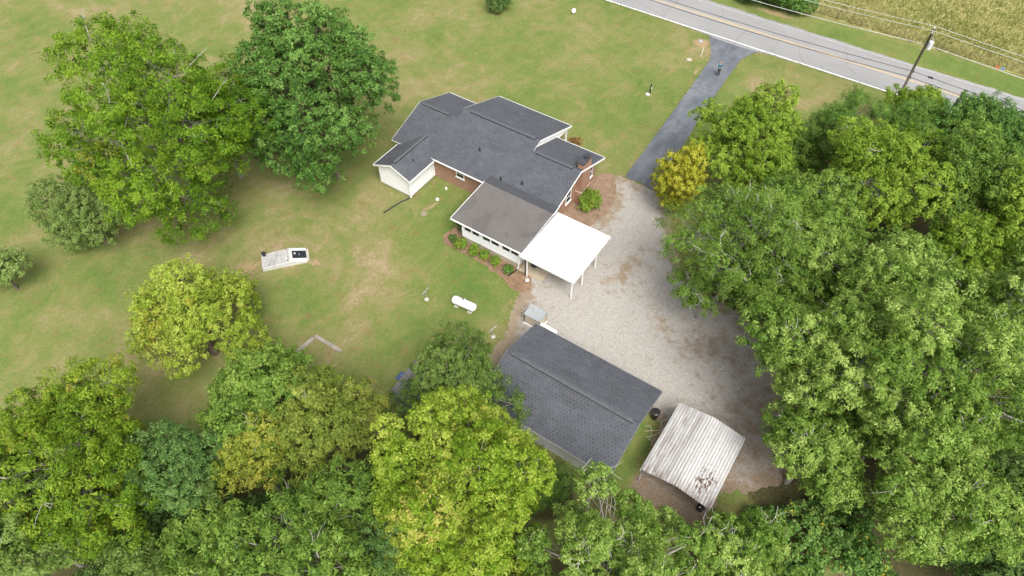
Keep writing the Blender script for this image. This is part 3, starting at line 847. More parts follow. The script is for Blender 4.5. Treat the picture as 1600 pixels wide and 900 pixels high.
# back wall built of sill wall, piers and header so that the window band is open
hbox('sunroom_wall', x0, x1, yb, yb + 0.12, 0.60, 1.50, SIDING)
hbox('sunroom_wall', x0, x1, yb, yb + 0.12, 2.22, 2.48, SIDING)
pairs = [(0.05, 0.17, 0.185, 0.31), (0.365, 0.50, 0.515, 0.65), (0.705, 0.835, 0.85, 0.98)]
piers = [(0.0, 0.05), (0.31, 0.365), (0.65, 0.705), (0.98, 1.0)]
L_ = x1 - x0
for a, b in piers:
    hbox('pier', x0 + a * L_, x0 + b * L_, yb, yb + 0.12, 1.50, 2.22, SIDING)
for a, b, c, d in pairs:
    for s0, s1 in ((a, b), (c, d)):
        ww = (s1 - s0) * L_ + 0.09
        window('b', x0 + (s0 + s1) / 2 * L_, yb + 0.02, 1.50, ww, 0.72, sill=False, muntin=False)
hbox('sunroom_side', x0, x0 + 0.12, yb + 0.125, wb - 0.01, 0.60, 2.52, SIDING)
hbox('sunroom_side', x1 - 0.12, x1, yb + 0.125, wb - 0.01, 0.60, 2.52, SIDING)
hbox('sunroom_foundation', x0 + 0.02, x1 - 0.02, yb + 0.02, wb, 0.0, 0.597, CONC)
hbox('sunroom_step', x1, x1 + 0.5, -3.6, -2.4, 0.1, 0.28, CONC)
dr = hbox('door', x1, x1 + 0.05, -3.45, -2.55, 0.35, 2.35, WHITE); hbox('door_handle', x1 + 0.055, x1 + 0.10, -3.36, -3.30, 1.25, 1.40, VENTBLACK, dr)
mb = MB().tube(off([(-0.38, -5.50, 2.45), (-0.38, -5.50, 0.35), (-0.42, -5.70, 0.15)]), 0.05, 8)
mb.build('downspout', WHITE, house)

# black drain pipe lying from sunroom corner over the bed
dp = MB().tube([(0, 0, 0.12), (-0.1, -0.5, 0.10), (-0.28, -1.15, 0.06)], 0.06, 8).build('drain_pipe', simple('black_plastic', (0.02, 0.02, 0.022), 0.5), None, smooth=True, loc=(-0.40, -5.62, 0.03))
tag(dp, 'short black drain pipe running from sunroom downspout across the bed', 'pipe')
dp2 = MB().tube([(0, 0, 0.07), (-0.35, -0.75, 0.06), (-0.55, -1.5, 0.06), (-0.72, -2.4, 0.06), (-0.85, -3.1, 0.05)], 0.065, 8).build('drain_hose', simple('black_corrugated', (0.035, 0.04, 0.042), 0.5, bumpk=0.3), None, smooth=True, loc=(-14.35, -3.80, 0.02))
tag(dp2, 'black corrugated drain hose curving over lawn from the white wing', 'hose')

# ------------------------------------------------------------------ white carport beside the sunroom
cp = thing('carport', 'flat bright white metal carport roof joined to the sunroom', 'carport', (2.8, -2.9, 0))
c0, c1, cv0, cv1 = 0.06, 5.52, -6.02, 0.30
ox, oy = 2.8, -2.9
npan = 11
pw = (c1 - c0) / npan
for i in range(npan):
    a, b = c0 + i * pw, c0 + (i + 1) * pw
    zt = 2.62
    mb = MB()
    prof = [(a + 0.004, zt), (a + 0.02, zt + 0.02), (a + 0.04, zt), (b - 0.002, zt)]
    lo = [(x, z - 0.05) for x, z in prof]
    ring_ = prof + lo[::-1]
    A = [(x - ox, cv0 - oy, z - 0.02) for x, z in ring_]; B = [(x - ox, cv1 - oy, z + 0.02) for x, z in ring_]
    mb.poly(A[::-1]); mb.poly(B)
    for k in range(len(ring_)):
        j = (k + 1) % len(ring_); mb.poly([A[k], A[j], B[j], B[k]][::-1])
    mb.build('roof_panel', WHITEROOF, cp)
for nm, q in (('fascia', (c0, c1, cv0 - 0.05, cv0 - 0.003)), ('fascia', (c1 + 0.003, c1 + 0.05, cv0 - 0.05, cv1)), ('fascia', (c0, c1, cv1 + 0.003, cv1 + 0.045))):
    box(nm, q[0] - ox, q[1] - ox, q[2] - oy, q[3] - oy, 2.46, 2.66, WHITE, cp)
for u, v in ((5.28, -5.75), (5.28, -3.9), (5.28, -1.5), (0.72, -5.80)):
    box('post', u - 0.05 - ox, u + 0.05 - ox, v - 0.05 - oy, v + 0.05 - oy, 0.0, 2.56, WHITE, cp)
box('beam', c0 + 0.1 - ox, c1 - 0.1 - ox, -5.82 - oy, -5.72 - oy, 2.40, 2.555, WHITE, cp)
box('beam', 5.22 - ox, 5.32 - ox, -5.7 - oy, 0.2 - oy, 2.402, 2.553, WHITE, cp)
mb = MB().tube([(0.60 - ox, -5.88 - oy, 2.4), (0.60 - ox, -5.88 - oy, 0.1)], 0.045, 8)
mb.build('downspout', simple('dark_brown_metal', (0.03, 0.026, 0.022), 0.5), cp)

# ------------------------------------------------------------------ garage
gar = thing('garage', 'detached garage with dark grey gabled shingle roof and pale grey walls', 'garage', (10.8, -15.5, 0))
gx, gy = 10.8, -15.5
g0, g1, gf, gb, gr, gE, gR = 5.25, 16.38, -11.42, -19.50, -15.46, 2.70, 3.98
gs1 = slab('roof_slope', off([(g0, gb, gE), (g1, gb, gE), (g1, gr, gR), (g0, gr, gR)], gx, gy), 0.12, RM, gar)
slab('roof_slope', off([(g0, gr, gR), (g1, gr, gR), (g1, gf, gE), (g0, gf, gE)], gx, gy), 0.12, RM, gar)
ridge_vent(gs1, *off([(g0 + 0.45, gr, gR + 0.04), (g1 - 0.45, gr, gR + 0.04)], gx, gy), w=0.24)
prof = [(-18.95, 0.0), (-18.95, 2.62), (gr, 3.82), (-11.95, 2.62), (-11.95, 0.0)]
mb = MB()
A = [(5.7 - gx, v - gy, z) for v, z in prof]; B = [(15.95 - gx, v - gy, z) for v, z in prof]
mb.poly(A); mb.poly(B[::-1])
for i in range(5):
    j = (i + 1) % 5; mb.poly([A[j], A[i], B[i], B[j]])
mb.build('wall', GREYWALL, gar)
for q in ((g0 - 0.03, gb), (g1, gb)):
    for a, b in (((q[0], gb, gE), (q[0], gr, gR)), ((q[0], gr, gR), (q[0], gf, gE))):
        board('rake_board', *off([a, b], gx, gy), t=-0.03 if q[0] > 10 else 0.03, h=0.16, parent=gar, mat=simple('dark_trim', (0.16, 0.165, 0.17), 0.5), drop=0.004)
for xx, yy in ((5.66, -18.99), (15.89, -18.99), (15.89, -12.01), (5.66, -12.01)):
    box('corner_trim', xx - gx, xx + 0.10 - gx, yy - gy, yy + 0.10 - gy, 0.0, 2.6, WHITE, gar)
gutter(*off([(g0, gf, gE - 0.03), (g1, gf, gE - 0.03)], gx, gy), (0, 1, 0), parent=gar, w=0.09, mat=simple('grey_gutter', (0.36, 0.36, 0.35), 0.5))
for k in range(2):
    xa = 7.0 + k * 4.2
    dd = box('garage_door', xa - gx, xa + 3.2 - gx, -11.945 - gy, -11.90 - gy, 0.0, 2.2, WHITE, gar)
    for j in range(4):
        box('door_panel', xa + 0.1 - gx, xa + 3.1 - gx, -11.898 - gy, -11.88 - gy, 0.06 + j * 0.54, 0.54 + j * 0.54, WHITE, dd)

# ------------------------------------------------------------------ low grey shed under the tree behind the garage
sh = thing('shed', 'low weathered grey shed almost hidden under the tree left of the garage', 'shed', (1.6, -21.0, 0))
slab('roof', [(-2.4, -1.5, 1.9), (2.2, -1.5, 1.9), (2.2, 1.6, 2.35), (-2.4, 1.6, 2.35)], 0.07, [simple('weathered_metal', (0.15, 0.15, 0.148), 0.7, 0.3, 2.0, dirt=(0.07, 0.06, 0.05)), simple('shed_edge', (0.36, 0.36, 0.35), 0.7)], sh)
for nm, q in (('back_wall', (-2.2, 2.0, -1.35, -1.25)), ('front_wall', (-2.2, 2.0, 1.3, 1.4)), ('side_wall', (-2.2, -2.1, -1.24, 1.29)), ('side_wall', (1.9, 2.0, -1.24, 1.29))):
    box(nm, *q, 0.0, 1.83, simple('shed_boards', (0.22, 0.22, 0.21), 0.85, 0.25), sh)

# ------------------------------------------------------------------ corrugated metal carport
def rusty_white():
    m, nt, bs, out = new_mat('rust_stained_white_metal')
    co = coords(nt)
    st = coords(nt, scale=(1.0, 0.12, 1.0))
    n1 = noise(nt, st, 3.2, 6, 0.7, 0.3)
    n2 = noise(nt, co, 2.2, 7, 0.75, 0.4)
    n3 = noise(nt, co, 9.0, 5, 0.75)
    sep = nd(nt, "ShaderNodeSeparateXYZ"); nt.links.new(co, sep.inputs[0])
    c = ramp(nt, n2, [(0.3, (0.41, 0.405, 0.395)), (0.65, (0.57, 0.565, 0.555))])
    side0 = sstep(nt, sep.outputs[0], 0.5, -1.9)
    fr = fmath(nt, 'FRACT', fmath(nt, 'DIVIDE', fmath(nt, 'ADD', sep.outputs[0], 2.56), 2 * 2.56 / 24))
    gut = fmath(nt, 'ADD', sstep(nt, fmath(nt, 'ABSOLUTE', fmath(nt, 'SUBTRACT', fr, 0.52)), 0.10, 0.03), sstep(nt, fmath(nt, 'ABSOLUTE', fmath(nt, 'SUBTRACT', fr, 0.97)), 0.07, 0.02))  # dirt bands along rib edges, painted in to supply missing rib shading
    c = mix(nt, fmath(nt, 'MULTIPLY', gut, sstep(nt, fmath(nt, 'ADD', n1, fmath(nt, 'MULTIPLY', side0, 0.12)), 0.42, 0.75)), c, (0.20, 0.175, 0.165))
    # purple-grey mildew on the left slope, strongest to the near end
    side = sstep(nt, sep.outputs[0], 0.5, -1.9)
    f = fmath(nt, 'MULTIPLY', sstep(nt, n1, 0.44, 0.66), fmath(nt, 'ADD', fmath(nt, 'MULTIPLY', side, 0.75), 0.15))
    c = mix(nt, f, c, (0.27, 0.225, 0.22))
    nearend = sstep(nt, sep.outputs[1], -1.9, -3.0)
    f2 = fmath(nt, 'MULTIPLY', nearend, sstep(nt, n1, 0.42, 0.60))
    c = mix(nt, fmath(nt, 'MULTIPLY', f2, 0.7), c, (0.19, 0.12, 0.09))
    # rust patch near the right corner
    dx = fmath(nt, 'SUBTRACT', sep.outputs[0], 1.55); dy = fmath(nt, 'ADD', sep.outputs[1], 1.6)
    dd = fmath(nt, 'ADD', fmath(nt, 'MULTIPLY', dx, dx), fmath(nt, 'MULTIPLY', fmath(nt, 'MULTIPLY', dy, dy), 0.35))
    pm = sstep(nt, dd, 1.5, 0.0)
    f3 = sstep(nt, fmath(nt, 'ADD', fmath(nt, 'MULTIPLY', noise(nt, coords(nt, scale=(1.6, 0.9, 1.0)), 3.2, 6, 0.7), 0.9), fmath(nt, 'MULTIPLY', pm, 0.20)), 0.64, 0.69)
    c = mix(nt, fmath(nt, 'MULTIPLY', f3, pm), c, ramp(nt, n3, [(0.35, (0.045, 0.025, 0.018)), (0.65, (0.17, 0.075, 0.035))]))
    f4 = sstep(nt, fmath(nt, 'ADD', n3, fmath(nt, 'MULTIPLY', sstep(nt, sep.outputs[1], 0.0, -3.0), 0.10)), 0.68, 0.76)
    c = mix(nt, fmath(nt, 'MULTIPLY', f4, 0.6), c, (0.16, 0.09, 0.055))
    nt.links.new(c, bs.inputs['Base Color'])
    bs.inputs['Roughness'].default_value = 0.5
    bs.inputs['Metallic'].default_value = 0.0
    return m
RUSTW = rusty_white()
mc = thing('metal_carport', 'open metal carport with ribbed white roof streaked with rust', 'carport', (20.4, -14.45, 0))
hw, hl = 2.56, 3.14
def mc_z(x):
    t = abs(x) / hw
    return 2.76 - 0.50 * t
ribs = 24
npan = 6
per = ribs // npan
step = 2 * hw / ribs
for p in range(npan):
    prof = []
    for r_ in range(per):
        xa = -hw + (p * per + r_) * step
        for fx, dz in ((0.0, 0.0), (0.50, 0.0), (0.60, 0.075), (0.84, 0.075), (0.94, 0.0)):
            prof.append((xa + fx * step, dz))
    prof.append((-hw + (p + 1) * per * step - 0.006, 0.0))
    mb = MB()
    top = [(x, mc_z(x) + dz) for x, dz in prof]
    lo = [(x, z - 0.008) for x, z in top]
    for k in range(len(top) - 1):
        a, b = top[k], top[k + 1]
        segs = 4
        for s_ in range(segs):
            y0 = -hl + 2 * hl * s_ / segs; y1 = -hl + 2 * hl * (s_ + 1) / segs
            mb.poly([(a[0], y0, a[1]), (b[0], y0, b[1]), (b[0], y1, b[1]), (a[0], y1, a[1])])
        c_, d_ = lo[k], lo[k + 1]
        mb.poly([(c_[0], hl, c_[1]), (d_[0], hl, d_[1]), (d_[0], -hl, d_[1]), (c_[0], -hl, c_[1])])
        mb.poly([(c_[0], -hl, c_[1]), (d_[0], -hl, d_[1]), (b[0], -hl, b[1]), (a[0], -hl, a[1])])
        mb.poly([(a[0], hl, a[1]), (b[0], hl, b[1]), (d_[0], hl, d_[1]), (c_[0], hl, c_[1])])
    mb.build('roof_panel', RUSTW, mc)
GALV = simple('galvanised_tube', (0.42, 0.43, 0.43), 0.45, 0.1, 4.0, metal=0.3)
box('side_trim', -hw - 0.03, -hw - 0.004, -hl, hl, 1.98, 2.20, WHITE, mc)
box('side_trim', hw + 0.004, hw + 0.03, -hl, hl, 1.98, 2.20, WHITE, mc)
for y in (-2.95, -1.0, 1.0, 2.95):
    MB().tube([(-hw + 0.06, y, 0.0), (-hw + 0.06, y, 2.08), (-hw + 0.22, y, 2.20)] + [(x, y, mc_z(x) - 0.06) for x in (-1.6, -0.8, 0.0, 0.8, 1.6)] + [(hw - 0.22, y, 2.20), (hw - 0.06, y, 2.08), (hw - 0.06, y, 0.0)], 0.03, 6).build('frame_bow', GALV, mc)
for s_ in (-1, 1):
    MB().tube([(s_ * (hw - 0.06), -3.0, 0.03), (s_ * (hw - 0.06), 3.0, 0.03)], 0.03, 6).build('base_rail', GALV, mc)
# wheel leaning at the corner
TYRE = simple('tyre_rubber', (0.02, 0.02, 0.021), 0.8)
sp = thing('leaning_tyre', 'black tyre with white hub standing at the rusty corner of the ribbed carport', 'tyre', (22.45, -16.85, 0.0), R(-60))
w_ = MB().lathe([(0.17, -0.09), (0.27, -0.10), (0.30, -0.06), (0.30, 0.06), (0.27, 0.10), (0.17, 0.09)], 20).build('casing', TYRE, sp, smooth=True, loc=(0, 0, 0.28), rot=(R(35), 0, 0))
MB().lathe([(0.165, -0.05), (0.165, 0.05), (0.11, 0.075), (0.05, 0.095)], 16).build('hub', simple('white_rim', (0.72, 0.72, 0.70), 0.4), w_)

# ------------------------------------------------------------------ storm cellar in the lawn
sc_a = math.atan2(1.93, 1.60)
cel = thing('storm_cellar', 'low white concrete storm cellar with black slanted door set in the lawn', 'storm cellar', (-20.0, -18.05, 0), sc_a)
WCONC = simple('whitewashed_concrete', (0.40, 0.39, 0.375), 0.9, 0.2, 3.0, dirt=(0.22, 0.205, 0.18), dirt_amt=0.8, bumpk=0.5)
WPAINT = simple('white_masonry_paint', (0.54, 0.54, 0.53), 0.7, 0.1, 3.0, dirt=(0.30, 0.28, 0.25))
def prism(name, prof, y0, y1, mat, parent):
    mb = MB()
    A = [(x, y0, z) for x, z in prof]; B = [(x, y1, z) for x, z in prof]
    mb.poly(A); mb.poly(B[::-1])
    for i in range(len(prof)):
        j = (i + 1) % len(prof); mb.poly([A[j], A[i], B[i], B[j]])
    return mb.build(name, mat, parent)
prism('cellar_wall', [(0, 0), (3.95, 0), (3.95, 0.10), (2.55, 0.50), (0.0, 0.36)], -0.88, 0.88, WPAINT, cel)
prism('roof_slab', [(0.06, 0.367), (2.42, 0.497), (2.42, 0.54), (0.06, 0.41)], -0.78, 0.84, WCONC, cel)
dA, dB = (2.70, 0.461), (3.93, 0.110)
nx_, nz_ = 0.275, 0.961
def doorq(t0, t1, h0, h1): 
    return [(dA[0] + (dB[0] - dA[0]) * t0 + nx_ * h0, dA[1] + (dB[1] - dA[1]) * t0 + nz_ * h0), (dA[0] + (dB[0] - dA[0]) * t1 + nx_ * h0, dA[1] + (dB[1] - dA[1]) * t1 + nz_ * h0),
            (dA[0] + (dB[0] - dA[0]) * t1 + nx_ * h1, dA[1] + (dB[1] - dA[1]) * t1 + nz_ * h1), (dA[0] + (dB[0] - dA[0]) * t0 + nx_ * h1, dA[1] + (dB[1] - dA[1]) * t0 + nz_ * h1)]
cd = prism('door', doorq(0.02, 0.98, 0.004, 0.05), -0.42, 0.48, simple('black_steel_door', (0.022, 0.025, 0.032), 0.45, 0.1), cel)
prism('door_hatch', doorq(0.14, 0.26, 0.054, 0.075), 0.02, 0.24, simple('galv_plate', (0.45, 0.46, 0.47), 0.4), cd)
prism('door_handle', doorq(0.47, 0.52, 0.054, 0.10), -0.06, 0.03, simple('galv_plate', (0.45, 0.46, 0.47), 0.4), cd)
box('threshold', 3.96, 4.15, -0.75, 0.75, 0.0, 0.10, simple('worn_concrete', (0.42, 0.38, 0.32), 0.9, 0.15), cel)
vp = MB().lathe([(0.09, 0.0), (0.09, 0.28), (0.19, 0.30), (0.19, 0.42), (0.12, 0.50), (0.02, 0.53)], 14).build('vent_cap', VENTBLACK, cel, smooth=False, loc=(0.28, 0.60, 0.40))
for x, y in ((2.25, 0.70), (2.28, -0.65), (0.62, -0.68)):
    MB().lathe([(0.05, 0.0), (0.05, 0.07), (0.03, 0.09)], 8).build('lifting_eye', simple('rusty_iron', (0.12, 0.08, 0.06), 0.8), cel, loc=(x, y, 0.415 + 0.055 * x))
MB().lathe([(0.07, 0.0), (0.07, 0.05), (0.04, 0.07)], 8).build('lifting_eye', WHITE, cel, loc=(2.2, -0.35, 0.53))

# ------------------------------------------------------------------ propane tank
def tank(name, label, loc, rot, length, rad, zc, dome=True, legs=True):
    t = thing(name, label, 'tank', loc, rot)
    n = 7
    hl_ = length / 2 - rad * 0.75
    prof = [(0.001, -hl_ - rad * 0.75)]
    for i in range(1, n + 1):
        a = math.pi / 2 * i / n
        prof.append((rad * math.sin(a), -hl_ - rad * 0.75 * math.cos(a)))
    prof += [(r_, -z_) for r_, z_ in reversed(prof)]
    MB().lathe(prof, 28).build('shell', simple('white_tank_paint', (0.82, 0.82, 0.81), 0.35, 0.03), t, smooth=True, loc=(0, 0, zc), rot=(0, R(90), 0))
    if dome:
        d = MB().lathe([(0.17, 0.0), (0.17, 0.16), (0.14, 0.23), (0.03, 0.26)], 16).build('dome', simple('white_tank_paint', (0.82, 0.82, 0.81), 0.35), t, smooth=False, loc=(-0.05, 0, zc + rad - 0.03))
        MB().lathe([(0.10, 0.0), (0.10, 0.05), (0.05, 0.07)], 12).build('valve_cover', simple('dark_valve', (0.10, 0.07, 0.07), 0.5), d, loc=(0, 0, 0.225))
    if legs:
        for x in (-hl_ * 0.75, hl_ * 0.75):
            for y in (-1, 1):
                box('leg', x - 0.06, x + 0.06, y * 0.2 - 0.05, y * 0.2 + 0.05, 0.0, zc - rad * 0.75, simple('leg_steel', (0.3, 0.29, 0.28), 0.6), t)
            box('pad', x - 0.2, x + 0.2, -0.38, 0.38, 0.0, 0.08, simple('worn_concrete', (0.42, 0.38, 0.32), 0.9, 0.15), t)
    return t
tank('propane_tank', 'white propane tank lying on the lawn near the sunroom', (-1.85, -11.75, 0), R(6), 2.35, 0.37, 0.56)
tank('spare_tank', 'white tank partly hidden behind the garage eave beside the small cabinet', (5.55, -9.98, 0), R(-2), 1.75, 0.33, 0.42, dome=False)

# ------------------------------------------------------------------ small cabinet on the gravel
cb = thing('outdoor_cabinet', 'small tan cabinet with flat grey lid on gravel at the garage corner', 'cabinet', (4.08, -9.66, 0))
TAN = siding_material('tan_ribbed_panel', (0.50, 0.43, 0.33), 0.18, 0, 0.3)
DK = simple('dark_post', (0.06, 0.055, 0.05), 0.6)
slab('lid', [(-0.80, -0.60, 1.26), (0.80, -0.60, 1.26), (0.80, 0.60, 1.38), (-0.80, 0.60, 1.38)], 0.05, [simple('grey_lid', (0.29, 0.31, 0.31), 0.7, 0.12, 3.0), simple('grey_lid_edge', (0.22, 0.23, 0.23), 0.7)], cb)
for nm, q in (('side_panel', (-0.68, 0.68, -0.55, -0.52)), ('side_panel', (-0.68, 0.68, 0.52, 0.55)), ('side_panel', (-0.75, -0.72, -0.48, 0.48)), ('side_panel', (0.72, 0.75, -0.48, 0.48))):
    box(nm, *q, 0.10, 1.20, TAN, cb)
for x in (-0.72, 0.72):
    for y in (-0.52, 0.52):
        box('corner_post', x - 0.038, x + 0.038, y - 0.038, y + 0.038, 0.0, 1.20, DK, cb)
box('base', -0.82, 0.82, -0.62, 0.62, 0.0, 0.098, WHITE, cb)

# ------------------------------------------------------------------ clothesline posts
def clothes_post(loc, rz, label):
    t = thing('clothesline_post', label, 'post', loc, rz, 'clothesline posts on the lawn')
    MB().tube([(0, 0, 0.0), (0, 0, 1.2)], 0.035, 8).build('pole', GALV, t)
    MB().tube([(-0.5, 0, 1.18), (0.5, 0, 1.22)], 0.035, 8).build('crossbar', GALV, t)
    MB().lathe([(0.21, 0.0), (0.20, 0.10), (0.10, 0.13)], 6).build('footing', simple('pale_concrete', (0.55, 0.50, 0.45), 0.9), t)
    for x in (-0.55, 0.0, 0.55):
        MB().lathe([(0.03, 0.0), (0.03, 0.08)], 6).build('hook', VENTBLACK, t, loc=(x * 0.8, 0, 1.23))
clothes_post((-5.1, -12.9, 0), R(92), 'grey clothesline post left of the propane tank')
clothes_post((2.0, -12.9, 0), R(80), 'grey clothesline post by the gravel edge near the garage')

# ------------------------------------------------------------------ timber frame on the lawn
tf = thing('timber_frame', 'weathered landscape timbers laid as a corner on the lawn edge', 'timber frame', (-10.4, -21.1, 0))
OLDWOOD = simple('weathered_timber', (0.33, 0.29, 0.25), 0.9, 0.25, 4.0)
for i, (a, b) in enumerate((((0, 0), (2.9, 0.06)), ((0.06, -0.16), (2.86, -0.10)), ((-0.02, -0.30), (-0.20, -2.6)), ((0.14, -0.32), (-0.04, -2.6)))):
    d = Vector((b[0] - a[0], b[1] - a[1], 0)); L_ = d.length
    box('timber', 0, L_, -0.07, 0.07, 0.0, 0.14, OLDWOOD, tf, 0.02, loc=(a[0], a[1], 0.0), rotz=math.atan2(d.y, d.x))

# ------------------------------------------------------------------ lawn bits
def cap(name, label, cat, loc, rad, h, mat):
    return tag(MB().lathe([(rad, 0.0), (rad, h * 0.7), (rad * 0.75, h), (0.01, h * 1.05)], 14).build(name, mat, None, loc=loc), label, cat)
WPL = simple('white_plastic', (0.78, 0.77, 0.74), 0.5, 0.04)
cap('cleanout_cap', 'round white cap on the lawn near the bare septic patch', 'pipe cap', (-12.05, -2.45, 0), 0.17, 0.14, WPL)
cap('cleanout_cap', 'tiny white pipe cap beside the brick wall under the back window', 'pipe cap', (-12.25, -0.75, 0), 0.12, 0.22, WPL)
cap('septic_lid', 'round weathered concrete lid at the end of the bare strip', 'lid', (-11.95, -4.75, 0), 0.34, 0.04, simple('mossy_concrete', (0.24, 0.21, 0.15), 0.9, 0.3, 4.0))
cap('pail_lid', 'round white lid on the ground by the patio corner', 'lid', (1.0, -6.15, 0), 0.18, 0.06, WPL)
cap('meter_cover', 'round pale cover in the bare patch beside the driveway', 'cover', (-1.76, 34.0, 0), 0.32, 0.05, simple('worn_concrete', (0.42, 0.38, 0.32), 0.9, 0.15))
cap('meter_cover', 'grey cover in the sandy patch at the roadside corner of the driveway', 'cover', (-2.3, 38.5, 0), 0.28, 0.12, simple('grey_meter_box', (0.35, 0.36, 0.37), 0.5))
st = thing('marker_stake', 'thin white marker stake beside the driveway mouth', 'stake', (-0.9, 35.6, 0))
MB().tube([(0, 0, 0), (0.03, 0.02, 1.15)], 0.045, 6).build('stake', WPL, st); MB().lathe([(0.06, 0), (0.06, 0.10), (0.02, 0.13)], 8).build('tip', simple('yellow_tip', (0.55, 0.45, 0.2), 0.6), st, loc=(0.03, 0.02, 1.10))
yp = thing('yard_post', 'dark wooden post with white stone at its foot on the front lawn', 'post', (-2.57, 25.0, 0))
MB().box(-0.07, 0.07, -0.07, 0.07, 0, 1.35).build('post', simple('dark_wood_post', (0.05, 0.04, 0.032), 0.85), yp)
box('bracket', 0.072, 0.16, -0.04, 0.04, 0.75, 0.9, WPL, yp)
MB().lathe([(0.28, 0.0), (0.26, 0.08), (0.12, 0.14), (0.01, 0.15)], 9).build('stone', WPAINT, yp, loc=(-0.16, -0.14, 0))
sg = thing('yard_sign', 'small white oval marker standing on the front lawn near the top edge', 'sign', (-18.8, 35.2, 0), R(-20))
MB().lathe([(0.30, -0.02), (0.30, 0.02)], 20).build('panel', WPL, sg, loc=(0, 0, 0.5), rot=(R(80), 0, R(78)))
MB().tube([(0, 0, 0), (0, 0, 0.5)], 0.025, 6).build('stake', GALV, sg)

# grill on the patio
gl = thing('grill', 'black kettle barbecue grill on the patio beside the carport post', 'grill', (0.95, -4.95, 0.10), R(30))
BLK = simple('black_enamel', (0.018, 0.018, 0.02), 0.35)
MB().lathe([(0.05, 0.62), (0.22, 0.66), (0.30, 0.80), (0.31, 0.84), (0.28, 0.94), (0.15, 1.03), (0.02, 1.06)], 18).build('kettle', BLK, gl, smooth=True)
MB().tube([(-0.08, 0, 1.06), (-0.06, 0, 1.12), (0.06, 0, 1.12), (0.08, 0, 1.06)], 0.012, 6).build('handle', WPL, gl)
for k in range(3):
    a = 2 * math.pi * k / 3
    MB().tube([(0.16 * math.cos(a), 0.16 * math.sin(a), 0.70), (0.33 * math.cos(a), 0.33 * math.sin(a), 0.0)], 0.014, 6).build('leg', GALV, gl)
box('side_shelf', 0.33, 0.66, -0.2, 0.2, 0.80, 0.83, BLK, gl)

# trash can + hoses at the garage gable
tc_ = thing('trash_can', 'black round trash can beside the garage gable end', 'trash can', (16.55, -12.15, 0))
MB().lathe([(0.26, 0.0), (0.31, 0.80), (0.33, 0.82), (0.33, 0.86)], 18).build('bin', BLK, tc_)
MB().lathe([(0.345, 0.865), (0.345, 0.90), (0.25, 0.95), (0.02, 0.97)], 18).build('lid', BLK, tc_)
random.seed(4)
HOSE = [simple('green_hose', (0.33, 0.40, 0.25), 0.5, 0.1), simple('tan_hose', (0.52, 0.46, 0.32), 0.5, 0.1)]
for k, (lb, pts) in enumerate((
    ('pale green garden hose trailing from the garage gable', [(16.35, -13.2), (16.7, -13.0), (17.0, -13.5), (17.05, -14.1), (17.3, -13.4), (17.7, -12.5), (17.6, -11.7), (17.3, -11.3)]),
    ('tan garden hose coiled between garage and ribbed carport', [(16.5, -13.6), (16.9, -13.3), (17.4, -12.9), (17.75, -12.2), (17.45, -11.8), (17.2, -12.3), (17.6, -12.8), (17.15, -13.6), (16.8, -14.0)]))):
    P_ = [Vector((x, y, 0.03 + 0.02 * k)) for x, y in pts]
    sm_ = []
    for i in range(len(P_) - 1):
        p0, p1, p2, p3 = P_[max(i - 1, 0)], P_[i], P_[i + 1], P_[min(i + 2, len(P_) - 1)]
        for s_ in range(5):
            t = s_ / 5
            sm_.append(0.5 * ((2 * p1) + (p2 - p0) * t + (2 * p0 - 5 * p1 + 4 * p2 - p3) * t * t + (3 * p1 - p0 - 3 * p2 + p3) * t ** 3))
    sm_.append(P_[-1])
    o = MB().tube([p - P_[0] for p in sm_], 0.028, 6).build('garden_hose', HOSE[k], None, smooth=True, loc=P_[0])
    tag(o, lb, 'hose')
# blue tarp heap by the shed
rng = np.random.default_rng(8)
mb = MB()
nn = 9
gp = [[(i * 0.11 - 0.5, j * 0.10 - 0.4, (0.45 * math.exp(-((i - 4) ** 2 + (j - 4) ** 2) / 9.0) + 0.08 * rng.random()) if 0 < i < nn - 1 and 0 < j < nn - 1 else 0.01) for j in range(nn)] for i in range(nn)]
for i in range(nn - 1):
    for j in range(nn - 1):
        mb.poly([gp[i][j], gp[i + 1][j], gp[i + 1][j + 1], gp[i][j + 1]])
tag(mb.build('tarp', simple('blue_tarp', (0.10, 0.14, 0.28), 0.5), None, loc=(-1.7, -20.2, 0.02)), 'crumpled blue tarp on the ground left of the hidden grey shed', 'tarp')

# ------------------------------------------------------------------ utility pole, wires
POLEW = simple('pole_wood', (0.145, 0.115, 0.09), 0.9, 0.2, 5.0)
pole = thing('utility_pole', 'wooden roadside utility pole with pale transformer can', 'utility pole', (21.35, 37.0, 0))
PH = 10.1
MB().tube([(0, 0, 0), (0, 0, PH)], [0.16, 0.11], 12).build('pole', POLEW, pole, smooth=True)
tf_ = MB().lathe([(0.20, 0.0), (0.24, 0.04), (0.24, 0.80), (0.21, 0.86), (0.05, 0.90)], 18).build('transformer', simple('pale_grey_paint', (0.62, 0.64, 0.65), 0.4), pole, loc=(0.36, 0.12, PH - 2.15))
MB().lathe([(0.035, 0.0), (0.06, 0.05), (0.035, 0.10), (0.06, 0.15), (0.03, 0.24)], 10).build('bushing', simple('grey_porcelain', (0.5, 0.5, 0.52), 0.3), tf_, loc=(0.05, 0.02, 0.88))
MB().tube([(0.0, 0, -0.2), (-0.34, -0.10, -0.25)], 0.05, 6).build('mount', GALV, tf_, loc=(0, 0, 0.4))
MB().box(-0.55, 0.55, -0.05, 0.05, PH - 0.35, PH - 0.23).build('cross_arm', simple('grey_arm', (0.45, 0.44, 0.42), 0.7), pole, loc=(0.0, 0.13, 0), rotz=R(90))
